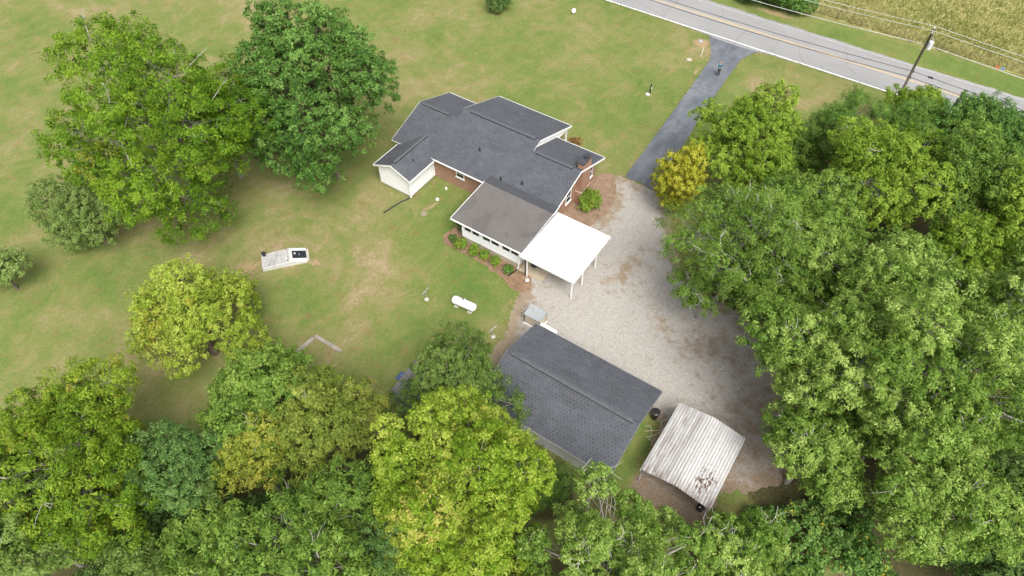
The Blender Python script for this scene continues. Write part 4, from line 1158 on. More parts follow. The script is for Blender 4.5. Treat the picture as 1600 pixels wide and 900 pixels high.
for x in (-0.5, 0.5):
    MB().lathe([(0.04, 0.0), (0.07, 0.05), (0.04, 0.09), (0.06, 0.14), (0.02, 0.18)], 10).build('insulator', simple('white_porcelain', (0.75, 0.75, 0.74), 0.25), pole, loc=(0.0, 0.13 + x, PH - 0.23))
MB().tube([(0.16, 0.1, PH - 0.3), (0.30, 0.12, PH - 1.0), (0.42, 0.14, PH - 1.15)], 0.02, 6).build('lead_wire', simple('pale_wire', (0.6, 0.6, 0.58), 0.5), pole)
MB().box(0.11, 0.19, -0.05, 0.05, 5.15, 5.35).build('cable_clamp', VENTBLACK, pole)
MB().box(0.13, 0.21, -0.05, 0.05, 4.47, 4.62).build('cable_clamp', VENTBLACK, pole)
WIREL, WIRED = simple('aluminium_wire', (0.55, 0.55, 0.52), 0.5), simple('black_cable', (0.03, 0.03, 0.033), 0.6)
def wire(label, y, z, rad, mat, sag=0.9, boxes=None, y_end=None):
    pts = []
    for sx in (-1, 1):
        for i in range(0 if sx < 0 else 1, 13):
            t = i / 12
            x = sx * 48 * t
            yy = y + ((y_end if y_end is not None else y) - y) * t
            pts.append((sx * t, (x, yy - 37.0, z - 4 * sag * t * (1 - t) * 0.9)))
    pts = [p for _, p in sorted(pts, key=lambda q: q[0])]
    o = MB().tube(pts, rad, 5).build('overhead_wire', mat, None, loc=(21.35, 37.0, 0))
    return tag(o, label, 'wire', 'overhead wires on the utility pole')
wire('pale overhead wire strung on the field end of the cross arm', 37.63, PH + 0.0, 0.022, WIREL)
wire('pale overhead wire strung on the road end of the cross arm', 36.63, PH + 0.0, 0.022, WIREL)
wire('thick pale overhead wire at transformer height on the pole', 37.10, PH - 1.75, 0.03, WIREL)
wire('upper dark cable strung along the road below the transformer', 37.08, 5.25, 0.028, WIRED, 0.7)
wire('lower dark cable strung along the road at the black clamp', 37.08, 4.55, 0.032, WIRED, 0.7)
sb = MB().tube([(0, 0, 0), (0.5, 0, 0.0)], 0.10, 8).build('splice_case', BLK, None, loc=(23.0, 37.08, 5.16))
tag(sb, 'black splice case hanging on the upper road cable right of the pole', 'splice case')

# fence along the field: steel posts, each a thing, and the wire strands
POSTR = simple('rusty_tee_post', (0.20, 0.11, 0.07), 0.8, 0.2)
fpm = MB().box(-0.03, 0.03, -0.03, 0.03, 0, 1.35)
pm_me = None
for k, u in enumerate([7.3, 10.3, 13.3, 16.5, 19.6, 23.1, 26.3, 29.5, 32.7, 35.9]):
    if pm_me is None:
        o = fpm.build('fence_post', POSTR, None, loc=(u, 53.0, 0)); pm_me = o
    else:
        o = pm_me.copy(); COL.objects.link(o); o.location = (u, 53.0 + 0.1 * math.sin(k * 7), 0)
    o.rotation_euler = (R(2 * math.sin(k * 3)), R(2 * math.cos(k * 5)), 0)
    lbs = ['nearest the dark hedge', 'second from the dark hedge', 'third from the dark hedge', 'fourth from the dark hedge', 'just left of the utility pole top', 'just right of the pole transformer', 'second right of the pole transformer', 'above the red and blue flags', 'right of the red and blue flags', 'at the right picture edge']
    tag(o, 'thin rusty fence post at the field edge, ' + lbs[k], 'fence post', 'fence posts along the field')
for z in (0.45, 0.8, 1.15):
    o = MB().tube([(x, 53.0 - 53.0 + 0.02 * math.sin(x), z) for x in np.arange(-20, 36.1, 2.0)], 0.008, 4).build('fence_wire', simple('rusty_wire', (0.22, 0.17, 0.14), 0.8), None, loc=(7.3, 53.0, 0))
    tag(o, {0.45: 'lowest', 0.8: 'middle', 1.15: 'top'}[z] + ' strand of the rusty field fence', 'fence wire', 'strands of the field fence')
for (u, v, colr, nm) in ((29.3, 52.4, (0.62, 0.16, 0.08), 'red'), (29.9, 52.35, (0.20, 0.32, 0.60), 'blue')):
    t = thing('utility_flag', 'small ' + nm + ' marker flag in the roadside grass by the field fence', 'flag', (u, v, 0))
    MB().tube([(0, 0, 0), (0, 0, 0.6)], 0.012, 5).build('stake', GALV, t)
    mb = MB(); mb.box(0.012, 0.42, -0.008, 0.008, 0.32, 0.6); mb.build('flag', simple(nm + '_flag', colr, 0.6), t)

# ------------------------------------------------------------------ person on the driveway
def skin_body(name, verts, edges, radii, mats, matfn, parent=None, loc=(0, 0, 0), rotz=0.0, root=0):
    me = bpy.data.meshes.new(name)
    me.from_pydata(verts, edges, [])
    o = link(name, me, None, parent, loc, rotz)
    md = o.modifiers.new('skin', 'SKIN')
    for v, r_ in zip(me.skin_vertices[0].data, radii):
        v.radius = (r_, r_) if not isinstance(r_, tuple) else r_
    me.skin_vertices[0].data[root].use_root = True
    sb_ = o.modifiers.new('sub', 'SUBSURF'); sb_.levels = 2; sb_.render_levels = 2
    dg = bpy.context.evaluated_depsgraph_get()
    ev = o.evaluated_get(dg)
    m2 = bpy.data.meshes.new_from_object(ev)
    o.modifiers.clear()
    o.data = m2
    m2.materials.clear()
    for mm in mats: m2.materials.append(mm)
    for p in m2.polygons:
        p.material_index = matfn(p.center); p.use_smooth = True
    return o
SK, SHIRT, PANTS, SHOE, HAIR = simple('skin', (0.50, 0.30, 0.21), 0.6, 0.05), simple('teal_shirt', (0.03, 0.14, 0.20), 0.85), simple('dark_trousers', (0.018, 0.022, 0.035), 0.85), simple('dark_shoes', (0.03, 0.028, 0.026), 0.6), simple('grey_hair', (0.33, 0.25, 0.19), 0.8)
pv = [(0, 0, 0.96), (0, 0.01, 1.15), (0, 0.0, 1.36), (0, 0.0, 1.47), (0, 0.0, 1.54), (0, -0.015, 1.60), (0, -0.01, 1.70),      # 0-6 pelvis .. head
      (0.19, 0, 1.41), (0.27, -0.02, 1.16), (0.17, -0.24, 1.10), (0.11, -0.33, 1.13),                                       # 7-10 right arm bent forward
      (-0.19, 0, 1.41), (-0.27, -0.02, 1.16), (-0.17, -0.24, 1.10), (-0.11, -0.33, 1.13),                                   # 11-14
      (0.10, 0.0, 0.90), (0.12, -0.02, 0.50), (0.13, 0.03, 0.09), (0.14, -0.13, 0.045),                                      # 15-18
      (-0.10, 0.0, 0.90), (-0.13, -0.08, 0.50), (-0.15, -0.05, 0.09), (-0.16, -0.21, 0.045)]                                 # 19-22
pe = [(0, 1), (1, 2), (2, 3), (3, 4), (4, 5), (5, 6), (2, 7), (7, 8), (8, 9), (9, 10), (2, 11), (11, 12), (12, 13), (13, 14), (0, 15), (15, 16), (16, 17), (17, 18), (0, 19), (19, 20), (20, 21), (21, 22)]
prad = [(0.16, 0.12), (0.155, 0.11), (0.17, 0.11), 0.075, 0.06, 0.09, 0.085, 0.075, 0.05, 0.042, 0.036, 0.075, 0.05, 0.042, 0.036, 0.095, 0.062, 0.045, 0.04, 0.095, 0.062, 0.045, 0.04]
def pmat(c):
    if c.z > 1.475: return 0
    if c.z > 0.93 and not (c.y < -0.13 and c.z < 1.25): return 1
    if c.y < -0.13 and c.z > 0.9: return 0
    return 3 if c.z < 0.085 else 2
# five fingers on each hand, curled around the controller
for hx, s_, base in ((0.11, 1, 10), (-0.11, -1, 14)):
    for k in range(5):
        b = len(pv)
        if k < 4:
            x = hx - s_ * 0.0 + (k - 1.5) * 0.0; z0 = 1.13 + (1.5 - k) * 0.020
            L_ = (0.040, 0.046, 0.042, 0.033)[k]
            pv += [(hx - s_ * 0.015, -0.375, z0), (hx - s_ * 0.035, -0.375 - L_ * 0.6, z0), (hx - s_ * 0.065, -0.38 - L_ * 0.5, z0 - 0.004)]
        else:
            pv += [(hx - s_ * 0.012, -0.345, 1.165), (hx - s_ * 0.03, -0.365, 1.185), (hx - s_ * 0.05, -0.385, 1.185)]
        pe += [(base, b), (b, b + 1), (b + 1, b + 2)]
        prad += [0.010, 0.009, 0.008]
person = skin_body('person', pv, pe, prad, [SK, SHIRT, PANTS, SHOE], pmat, None, (2.45, 32.85, 0.016), R(34 + 15))
tag(person, 'person in teal shirt and dark trousers standing on the driveway holding a controller', 'person')
mb = MB()
mb.lathe([(0.088, -0.035), (0.098, 0.02), (0.088, 0.07), (0.05, 0.10), (0.01, 0.108)], 14, 0, (0, 0.008, 1.70))
mb.build('hair', HAIR, person, smooth=True)
for s_ in (-1, 1):
    MB().lathe([(0.004, -0.028), (0.016, -0.02), (0.018, 0.02), (0.004, 0.03)], 8).build('ear', SK, person, loc=(s_ * 0.092, 0.0, 1.655))
    MB().lathe([(0.002, -0.008), (0.011, 0.0), (0.002, 0.008)], 8).build('eye', VENTBLACK, person, loc=(s_ * 0.032, -0.098, 1.665))
MB().lathe([(0.003, 0.022), (0.012, -0.01), (0.014, -0.02), (0.002, -0.026)], 8).build('nose', SK, person, loc=(0, -0.106, 1.645))
box('mouth', -0.025, 0.025, -0.106, -0.095, 1.598, 1.606, simple('lips', (0.35, 0.13, 0.10), 0.6), person)
ct = box('remote_controller', -0.09, 0.09, -0.07, 0.05, -0.02, 0.02, simple('dark_controller', (0.05, 0.05, 0.055), 0.4), None, 0.01)
ct.location = person.matrix_basis @ Vector((0, -0.395, 1.135)); ct.rotation_euler = (R(20), 0, R(49))
tag(ct, 'dark handheld remote controller held by the person on the driveway', 'controller')

# ------------------------------------------------------------------ vegetation
def leaf_material(name, stops, transl=0.35, rough=0.5, accent=None):
    m, nt, bs, out = new_mat(name)
    t = attr(nt, 'tone')
    st_ = [(i / (len(stops) - 1), c) for i, c in enumerate(stops)]
    c = ramp(nt, t, st_)
    if accent:
        a = attr(nt, 'tint')
        c = mix(nt, sstep(nt, a, accent[1], accent[1] + 0.12), c, accent[0])
    nt.links.new(c, bs.inputs['Base Color'])
    bs.inputs['Roughness'].default_value = rough
    bs.inputs['Specular IOR Level'].default_value = 0.12
    tb = nd(nt, "ShaderNodeBsdfTranslucent")
    hs = nd(nt, "ShaderNodeHueSaturation"); hs.inputs['Value'].default_value = 1.25; hs.inputs['Saturation'].default_value = 1.1
    nt.links.new(c, hs.inputs['Color']); nt.links.new(hs.outputs[0], tb.inputs['Color'])
    mx = nd(nt, "ShaderNodeMixShader"); mx.inputs[0].default_value = transl * 0.66
    nt.links.new(bs.outputs[0], mx.inputs[1]); nt.links.new(tb.outputs[0], mx.inputs[2])
    nt.links.new(mx.outputs[0], out.inputs[0])
    return m

def unit(v):
    return v / np.maximum(np.linalg.norm(v, axis=-1, keepdims=True), 1e-9)

def leaf_mesh(name, P_, D, N, L, W, tone, tint, fold=0.12, single=False):
    """two triangles folded along the midrib for each leaf"""
    D = unit(D); Sd = unit(np.cross(D, N)); U = np.cross(Sd, D)
    L = L[:, None]; W = W[:, None]
    v0 = P_; v2 = P_ + D * L - U * L * 0.10
    mid = P_ + D * L * 0.48
    v1 = mid + Sd * W * 0.5 + U * W * fold * 2
    v3 = mid - Sd * W * 0.5 + U * W * fold * 2
    n = len(P_)
    if single:
        k3 = P_ + D * L * 0.22
        V = np.stack([k3 + Sd * W * 0.5, v2, k3 - Sd * W * 0.5], 1).reshape(-1, 3)
        T = np.arange(3 * n).reshape(-1, 3)
        per_leaf = 1
    else:
        per_leaf = 2
        V = np.stack([v0, v1, v2, v3], 1).reshape(-1, 3)
        b = 4 * np.arange(n)[:, None]
        T = np.concatenate([b + np.array([0, 1, 2]), b + np.array([0, 2, 3])], 1).reshape(-1, 3)
    me = bpy.data.meshes.new(name)
    me.vertices.add(len(V)); me.vertices.foreach_set('co', V.ravel().astype(np.float32))
    me.loops.add(T.size); me.loops.foreach_set('vertex_index', T.ravel().astype(np.int32))
    me.polygons.add(len(T))
    me.polygons.foreach_set('loop_start', np.arange(0, T.size, 3, dtype=np.int32))
    me.polygons.foreach_set('loop_total', np.full(len(T), 3, dtype=np.int32))
    for an, val in (('tone', tone), ('tint', tint)):
        a = me.attributes.new(an, 'FLOAT', 'FACE')
        a.data.foreach_set('value', np.repeat(val, per_leaf).astype(np.float32))
    me.update()
    return me

def fib(n, rng, zmin=-1.0):
    i = np.arange(n) + 0.5
    z = 1 - (1 - zmin) * i / n
    a = math.pi * (1 + 5 ** 0.5) * i + rng.random() * 6.28
    r = np.sqrt(np.maximum(0, 1 - z * z))
    return np.stack([r * np.cos(a), r * np.sin(a), z], 1)

NLEAF = [0]
DENS, RCS, LS = 0.88, 1.0, 0.70
def crown_layout(rng, r, c, K=13, lobe=0.42, rc=0.62, zmin=-0.55, dens=1.0, pyramid=0.0, lump=0.18):
    d = fib(K, rng, zmin)
    d = unit(d + rng.normal(0, 0.16, d.shape))
    sc_ = np.clip(1 + rng.normal(0, lump * 1.5, K), 0.5, 1.38)
    cen = d * np.array([r, r, c]) * ((1 - lobe) * sc_)[:, None]
    if pyramid:
        cen[:, :2] *= (1 - pyramid * (cen[:, 2:3] / c))
    cen = np.concatenate([cen, [[0, 0, c * 0.15]]])
    rl = r * lobe * np.clip(1 + rng.normal(0, 0.26, K + 1), 0.55, 1.5); rl[-1] = r * 0.5
    zs = np.clip(c / r, 0.7, 1.25)
    clumps, axes, lob = [], [], []
    for k in range(K + 1):
        m = int(dens * 4 * math.pi * rl[k] ** 2 / (1.9 * rc * rc))
        q = fib(max(m, 6), rng, -0.75)
        q = unit(q + rng.normal(0, 0.12, q.shape))
        rad = rl[k] * (0.68 + 0.50 * rng.random(len(q)))
        p = cen[k] + q * rad[:, None] * np.array([1, 1, zs])
        outw = unit(cen[k] + np.array([0, 0, 0.35 * c]))
        ok = (q @ outw > -0.55)
        for j in range(K + 1):
            if j != k:
                dd = (p - cen[j]) / np.array([1, 1, zs])
                ok &= np.linalg.norm(dd, axis=1) > 0.70 * rl[j]
        clumps.append(p[ok]); axes.append(q[ok]); lob += [k] * int(ok.sum())
    return cen, rl, np.concatenate(clumps), np.concatenate(axes), np.array(lob)

def make_tree(key, name, label, mat, bark, seed, K=13, lobe=0.42, rc=0.62, nl=80, L=0.24, asp=0.5, droop=0.25, tonev=0.35, dens=1.0, zmin=-0.5, pyramid=0.0, trunk_r=None, up=0.55,
              group=None, cat='tree', dead=0, flat=0.9, loc=None, lump=0.18, lean=(0, 0), stems=1, twig=0.28, lobevar=0.16, spiky=0.35, plume=0.75, big_leaf=False):
    x, y, r, c, zc = TR[key] if loc is None else loc
    rng = np.random.default_rng(seed)
    r, c = r - 0.8 * min(rc, 0.45 * r), c - 0.7 * min(rc, 0.45 * c)
    cen, rl, cl, ax, lob = crown_layout(rng, r, c, max(6, int(K * 0.75)), lobe, rc, zmin, dens * DENS, pyramid, lump)
    keepz = cl[:, 2] > -zc + 0.25
    cl, ax, lob = cl[keepz], ax[keepz], lob[keepz]
    shear = np.array([lean[0], lean[1], 0.0])
    cl = cl + shear * ((cl[:, 2:3]) / c); cen = cen + shear * (cen[:, 2:3] / c)
    n = len(cl)
    cnt = np.maximum(12, rng.poisson(nl * 1.72 * rng.uniform(0.55, 1.4, n)))
    idx = np.repeat(np.arange(n), cnt)
    N_ = len(idx)
    # each clump is a cauliflower: leaves lie on small bumps over an upward dome
    NS = 10
    axu = unit(ax + np.array([0, 0, up]))
    sub = unit(rng.normal(0, 1, (n, NS, 3)) + axu[:, None, :] * 0.95)
    srad = rc * RCS * (0.62 + 0.34 * rng.random((n, NS)))
    csz = (0.7 + 0.6 * rng.random(n))[:, None, None]
    tpl = (rng.random((n, NS)) * 1.75 - 0.45)[..., None]
    lat = rng.normal(0, 1, (n, NS, 3)); lat = unit(lat - axu[:, None, :] * (lat * axu[:, None, :]).sum(-1, keepdims=True))
    pax = unit(axu + rng.normal(0, 0.25, (n, 3)))
    plc = rc * RCS * csz * (pax[:, None, :] * tpl + lat * (0.66 - 0.40 * tpl) * np.sqrt(rng.random((n, NS, 1))))
    scen = (1 - plume) * sub * srad[..., None] * (0.6 + 0.4 * csz) + plume * plc
    scen[..., 2] -= droop * 0.35 * plume * rc * np.maximum(tpl[..., 0], 0) ** 2
    which = rng.integers(0, NS, N_)
    sdir = unit((1 - plume) * sub + plume * unit(scen + 0.5 * rc * axu[:, None, :]))[idx, which]
    q = unit(unit(rng.normal(0, 1, (N_, 3))) + sdir * 0.7 + axu[idx] * 0.25)
    brad = rc * RCS * (0.30 + 0.14 * rng.random((n, NS)))[idx, which] * (0.55 + 0.5 * rng.random(N_) ** 0.5)
    off_ = scen[idx, which] + q * brad[:, None] * csz[idx, 0]
    a = axu[idx]
    off_ -= a * ((off_ * a).sum(1) * (1 - flat))[:, None]
    P_ = cl[idx] + off_
    Nn = unit(q * 0.75 + sdir * 0.35 + np.array([0, 0, 0.3]) + rng.normal(0, 0.34, (N_, 3)))
    tang = unit(np.cross(Nn, rng.normal(0, 1, (N_, 3))))
    D = unit(tang + q * spiky + rng.normal(0, 0.15, (N_, 3)) - np.array([0, 0, droop]))
    LL = L * LS * (0.5 + 1.05 * rng.random(N_) ** 1.5); WW = LL * asp * (0.8 + 0.4 * rng.random(N_))
    lt = rng.normal(0, lobevar, len(cen))[lob][idx]
    tone = np.clip(0.48 + lt + rng.normal(0, 0.16, n)[idx] + rng.normal(0, tonev * 0.7, N_), 0.0, 1.0)
    tint = np.clip(0.5 + rng.normal(0, 0.12, len(cen))[lob][idx] + rng.normal(0, 0.08, n)[idx] + rng.normal(0, 0.08, N_), 0, 1)
    if not big_leaf:
        nf = 130 if r > 2 else 40
        fi = np.repeat(np.arange(len(cen)), nf)
        fd = unit(rng.normal(0, 1, (len(fi), 3)))
        fp = cen[fi] + fd * (rl[fi] * (0.25 + 0.55 * rng.random(len(fi))))[:, None]
        okf = fp[:, 2] > -zc + 0.3
        fi, fd, fp = fi[okf], fd[okf], fp[okf]
        P_ = np.concatenate([P_, fp]); D = np.concatenate([D, unit(np.cross(fd, rng.normal(0, 1, fd.shape)))]); Nn = np.concatenate([Nn, unit(fd + np.array([0, 0, 0.4]))])
        lf = L * LS * rng.uniform(1.7, 2.6, len(fi)); LL = np.concatenate([LL, lf]); WW = np.concatenate([WW, lf * max(asp, 0.45)])
        tone = np.concatenate([tone, np.clip(rng.normal(0.4, 0.2, len(fi)), 0, 1)]); tint = np.concatenate([tint, np.full(len(fi), 0.4)])
        N_ = len(P_)
    NLEAF[0] += N_
    t = thing(name, label, cat, (x, y, 0), 0.0, group)
    me = leaf_mesh(name + '_crown', P_ + np.array([0, 0, zc]), D, Nn, LL * (1.0 if big_leaf else 1.12), WW * (1.0 if big_leaf else 1.15), tone, tint, single=not big_leaf)
    link('crown', me, mat, t)
    # wood
    mb = MB()
    tr_ = trunk_r or 0.045 * r + 0.03
    top = np.array([lean[0] * 0.2, lean[1] * 0.2, zc + 0.15 * c])
    bend = rng.normal(0, 0.12 * r * 0.3, 2)
    roots = [(0, 0)] if stems == 1 else [(0.35 * math.cos(2.1 * k), 0.35 * math.sin(2.1 * k)) for k in range(stems)]
    for k, (bx, by) in enumerate(roots):
        tp = top + (0 if stems == 1 else np.array([bx * 3, by * 3, -0.1 * c]))
        mb.tube([(bx, by, -0.1), (bx + bend[0] * 0.5, by + bend[1] * 0.5, zc * 0.3), tuple(np.array([bx + bend[0], by + bend[1], zc * 0.7])), tuple(tp)], [tr_ * 1.35, tr_, tr_ * 0.75, tr_ * 0.35], 8, cap=False)
    sockets = []
    for k in range(len(cen)):
        e = cen[k] + np.array([0, 0, zc])
        h = np.clip(0.35 * zc + 0.45 * (e[2] - 0.3 * zc), 0.22 * zc, zc + 0.1 * c)
        s0 = np.array([bend[0] * 0.8, bend[1] * 0.8, h])
        m_ = 0.55 * s0 + 0.45 * e + np.array([0, 0, 0.08 * r])
        mb.tube([tuple(s0), tuple(m_), tuple(e)], [tr_ * 0.5, tr_ * 0.32, tr_ * 0.14], 5, cap=False)
    for i in np.flatnonzero(rng.random(n) < twig):
        s0 = cen[lob[i]] * (0.55 + 0.45 * rng.random()) + rng.normal(0, 0.16 * r, 3) * 0.6 + np.array([0, 0, zc]); e = cl[i] + np.array([0, 0, zc])
        m_ = 0.5 * (s0 + e) + rng.normal(0, 0.08, 3) + np.array([0, 0, 0.06])
        mb.tube([tuple(s0), tuple(m_), tuple(e + 0.12 * (e - s0))], [0.03, 0.022, 0.009], 3, cap=False)
    mb.build('trunk', bark, t, smooth=True)
    if dead:
        md = MB()
        upc = np.flatnonzero(ax[:, 2] > 0.15)
        for i in rng.choice(upc, min(dead, len(upc)), replace=False):
            s0 = cen[lob[i]] + np.array([0, 0, zc]); e = cl[i] + np.array([0, 0, zc])
            dirn = unit(e - s0)
            tip = e + dirn * rc * (0.5 + 0.5 * rng.random())
            md.tube([tuple(0.4 * s0 + 0.6 * e), tuple(e), tuple(tip)], [0.035, 0.026, 0.010], 4, cap=False)
            for _ in range(4):
                f0 = e + (tip - e) * rng.random() * 0.8
                f1 = f0 + unit(dirn * 0.6 + rng.normal(0, 0.6, 3)) * (0.35 + 0.5 * rng.random())
                f2 = f1 + unit(dirn * 0.4 + rng.normal(0, 0.6, 3)) * (0.2 + 0.3 * rng.random())
                md.tube([tuple(f0), tuple(f1), tuple(f2)], [0.018, 0.013, 0.006], 3, cap=False)
        tag(md.build('dead_twigs', DEADW, t, smooth=True), kind='stuff')
    return t

BARK = simple('brown_bark', (0.13, 0.10, 0.075), 0.95, 0.3, 6.0)
GBARK = simple('grey_bark', (0.26, 0.24, 0.215), 0.95, 0.25, 6.0)
DEADW = simple('bleached_dead_wood', (0.48, 0.45, 0.41), 0.9, 0.2, 5.0)

G_PECAN = leaf_material('pecan_leaves', [(0.058, 0.130, 0.008), (0.118, 0.220, 0.014), (0.215, 0.330, 0.028)], 0.38, 0.5, ((0.26, 0.27, 0.03), 0.80))
G_OAK = leaf_material('oak_leaves', [(0.049, 0.118, 0.020), (0.100, 0.199, 0.036), (0.177, 0.305, 0.070)], 0.33, 0.42)
G_GREY = leaf_material('grey_green_leaves', [(0.100, 0.165, 0.036), (0.165, 0.245, 0.058), (0.255, 0.340, 0.105)], 0.3, 0.5)
G_YEL = leaf_material('yellow_green_leaves', [(0.159, 0.243, 0.023), (0.287, 0.380, 0.044), (0.451, 0.500, 0.102)], 0.4, 0.5, ((0.33, 0.31, 0.04), 0.72))
G_YG = leaf_material('hickory_leaves', [(0.075, 0.150, 0.010), (0.150, 0.245, 0.018), (0.265, 0.350, 0.036)], 0.4, 0.5, ((0.27, 0.24, 0.03), 0.70))
G_BLUE = leaf_material('bluish_leaves', [(0.066, 0.140, 0.030), (0.120, 0.215, 0.052), (0.200, 0.300, 0.095)], 0.28, 0.5)
G_ORANGE = leaf_material('turning_leaves', [(0.120, 0.175, 0.018), (0.245, 0.285, 0.036), (0.410, 0.410, 0.080)], 0.4, 0.5, ((0.42, 0.37, 0.07), 0.72))
G_MID = leaf_material('mid_green_leaves', [(0.073, 0.143, 0.020), (0.140, 0.236, 0.036), (0.232, 0.336, 0.064)], 0.36, 0.46)
G_OLIVE = leaf_material('olive_leaves', [(0.105, 0.155, 0.022), (0.190, 0.245, 0.038), (0.300, 0.345, 0.070)], 0.36, 0.5, ((0.30, 0.28, 0.06), 0.70))
G_LIGHT = leaf_material('light_oak_leaves', [(0.075, 0.150, 0.018), (0.172, 0.278, 0.044), (0.350, 0.455, 0.115)], 0.34, 0.45)
G_BRIGHT = leaf_material('bright_maple_leaves', [(0.100, 0.190, 0.012), (0.218, 0.315, 0.026), (0.375, 0.440, 0.075)], 0.42, 0.5, ((0.42, 0.39, 0.09), 0.80))
G_MAPLE = leaf_material('green_maple_leaves', [(0.116, 0.205, 0.018), (0.201, 0.305, 0.033), (0.299, 0.404, 0.058)], 0.4, 0.46)
G_DULL = leaf_material('dull_green_leaves', [(0.070, 0.125, 0.022), (0.125, 0.200, 0.038), (0.205, 0.290, 0.070)], 0.3, 0.5)
G_DARK = leaf_material('dark_green_leaves', [(0.042, 0.088, 0.020), (0.078, 0.142, 0.032), (0.135, 0.210, 0.056)], 0.3, 0.5)
G_RUSTO = leaf_material('golden_leaves', [(0.170, 0.200, 0.016), (0.370, 0.370, 0.032), (0.530, 0.500, 0.075)], 0.4, 0.5, ((0.12, 0.15, 0.02), 0.64))
G_PINE = leaf_material('pine_needles', [(0.059, 0.131, 0.020), (0.112, 0.212, 0.033), (0.189, 0.299, 0.059)], 0.2, 0.5)
G_BUSH = leaf_material('bush_leaves', [(0.067, 0.143, 0.017), (0.146, 0.243, 0.028), (0.244, 0.342, 0.046)], 0.3, 0.4, ((0.24, 0.23, 0.03), 0.72))
G_VINE = leaf_material('vine_leaves', [(0.061, 0.137, 0.023), (0.116, 0.224, 0.044), (0.201, 0.317, 0.079)], 0.35, 0.4, ((0.48, 0.42, 0.04), 0.78))
G_RED = leaf_material('rusty_shrub_leaves', [(0.159, 0.106, 0.038), (0.268, 0.149, 0.051), (0.342, 0.224, 0.064)], 0.3, 0.5)

WG, RG = 'trees in the near woods', 'trees in the right woods'
make_tree('pecan', 'pecan_tree', 'largest spreading tree on the left lawn with drooping yellow green foliage', G_PECAN, GBARK, 11, K=30, lobe=0.27, rc=0.72, nl=92, L=0.32, asp=0.34, droop=0.65, spiky=0.8, dead=12, dens=0.9, lump=0.2, flat=0.85, zmin=-0.85)
make_tree('pecanR', 'pecan_tree', 'narrow drooping green tree squeezed between the two big lawn trees', G_PECAN, GBARK, 12, K=9, lobe=0.42, rc=0.75, nl=105, L=0.32, asp=0.34, droop=0.65, spiky=0.8, flat=0.85)
make_tree('oak', 'oak_tree', 'dense rounded dark green tree beside the white wing of the house', G_OAK, BARK, 13, K=34, lobe=0.24, rc=0.52, nl=62, L=0.26, asp=0.62, dens=1.0, pyramid=0.22, zmin=-0.8, lump=0.10, lobevar=0.12)
make_tree('smallgrey', 'small_tree', 'grey green rounded small tree below the big lawn tree at left', G_GREY, BARK, 14, K=14, lobe=0.36, rc=0.45, nl=62, L=0.19, asp=0.6, zmin=-0.8)
make_tree('edgeL', 'small_tree', 'small grey green tree cut by the left picture edge', G_GREY, BARK, 15, K=9, lobe=0.42, rc=0.42, nl=55, L=0.19, asp=0.6, zmin=-0.8)
make_tree('yellowmid', 'ornamental_tree', 'yellow green rounded tree standing alone below the storm cellar', G_YEL, BARK, 16, K=26, lobe=0.27, pyramid=0.42, plume=1.0, rc=0.46, nl=62, L=0.21, asp=0.55, zmin=-0.85, lump=0.14, up=0.7, stems=3)
make_tree('bl_yg', 'hickory_tree', 'broad yellow green tree at the left edge of the near woods', G_YG, GBARK, 17, K=16, lobe=0.38, rc=0.72, nl=105, L=0.26, asp=0.42, droop=0.4, group=WG, dead=5, flat=0.8)
make_tree('bl_yg_low', 'hickory_tree', 'lower yellow green tree in front of the broad one at far left', G_YG, GBARK, 18, K=12, lobe=0.40, rc=0.7, nl=100, L=0.26, asp=0.42, droop=0.4, group=WG, flat=0.75)
make_tree('bl_peek', 'small_tree', 'bluish tree top peeking behind the broad yellow green tree', G_BLUE, BARK, 19, K=6, lobe=0.5, rc=0.45, nl=55, L=0.2, asp=0.5, group=WG)
make_tree('bl_dark', 'bluish_tree', 'tall bluish green tree left of the yellowish turning tree', G_BLUE, BARK, 20, K=16, lobe=0.36, rc=0.5, nl=70, L=0.21, asp=0.45, group=WG, zmin=-0.7)
make_tree('bl_orange', 'turning_tree', 'yellowish turning tree between the bluish tree and the olive tree', G_ORANGE, GBARK, 21, K=12, lobe=0.38, rc=0.46, nl=62, L=0.21, asp=0.5, group=WG, dead=7)
make_tree('bl_top', 'green_tree', 'leafy green tree just below the timber frame', G_MID, BARK, 22, K=15, lobe=0.36, rc=0.6, nl=80, L=0.28, asp=0.6, group=WG)
make_tree('bl_olive', 'olive_tree', 'olive brown tinged tree left of the bright yellow green maple', G_OLIVE, BARK, 23, K=16, lobe=0.36, rc=0.52, nl=72, L=0.23, asp=0.5, group=WG, dead=6)
make_tree('bl_bot', 'green_tree', 'big green tree with long leaves at the bottom left centre edge', G_MID, GBARK, 24, K=18, lobe=0.34, rc=0.6, nl=82, L=0.30, asp=0.38, droop=0.4, group=WG, dead=8)
make_tree('bl_corner', 'corner_tree', 'green tree with bare grey twigs in the bottom left corner', G_DULL, GBARK, 25, K=14, lobe=0.36, rc=0.5, nl=72, L=0.23, asp=0.5, group=WG, dead=16)
make_tree('bl_corner2', 'corner_tree', 'low dull green tree right of the bottom left corner', G_DULL, BARK, 26, K=10, lobe=0.42, rc=0.5, nl=70, L=0.23, asp=0.5, group=WG)
make_tree('bright', 'bright_maple', 'tall bright lime yellow maple in front of the garage', G_BRIGHT, GBARK, 27, K=38, lobe=0.25, rc=0.42, nl=78, L=0.19, asp=0.68, group=WG, zmin=-0.6, lump=0.12, lobevar=0.16, plume=0.35)
make_tree('greyback', 'shade_tree', 'dull green tree overlapping the left end of the garage roof', G_DULL, GBARK, 28, K=16, lobe=0.36, rc=0.55, nl=75, L=0.23, asp=0.45, group=WG)
make_tree('juniper', 'cedar_tree', 'low feathery bright green cedar below the garage rear wall', G_PINE, BARK, 29, K=14, lobe=0.36, rc=0.5, nl=95, L=0.24, asp=0.16, group=WG, droop=0.1, zmin=-0.8)
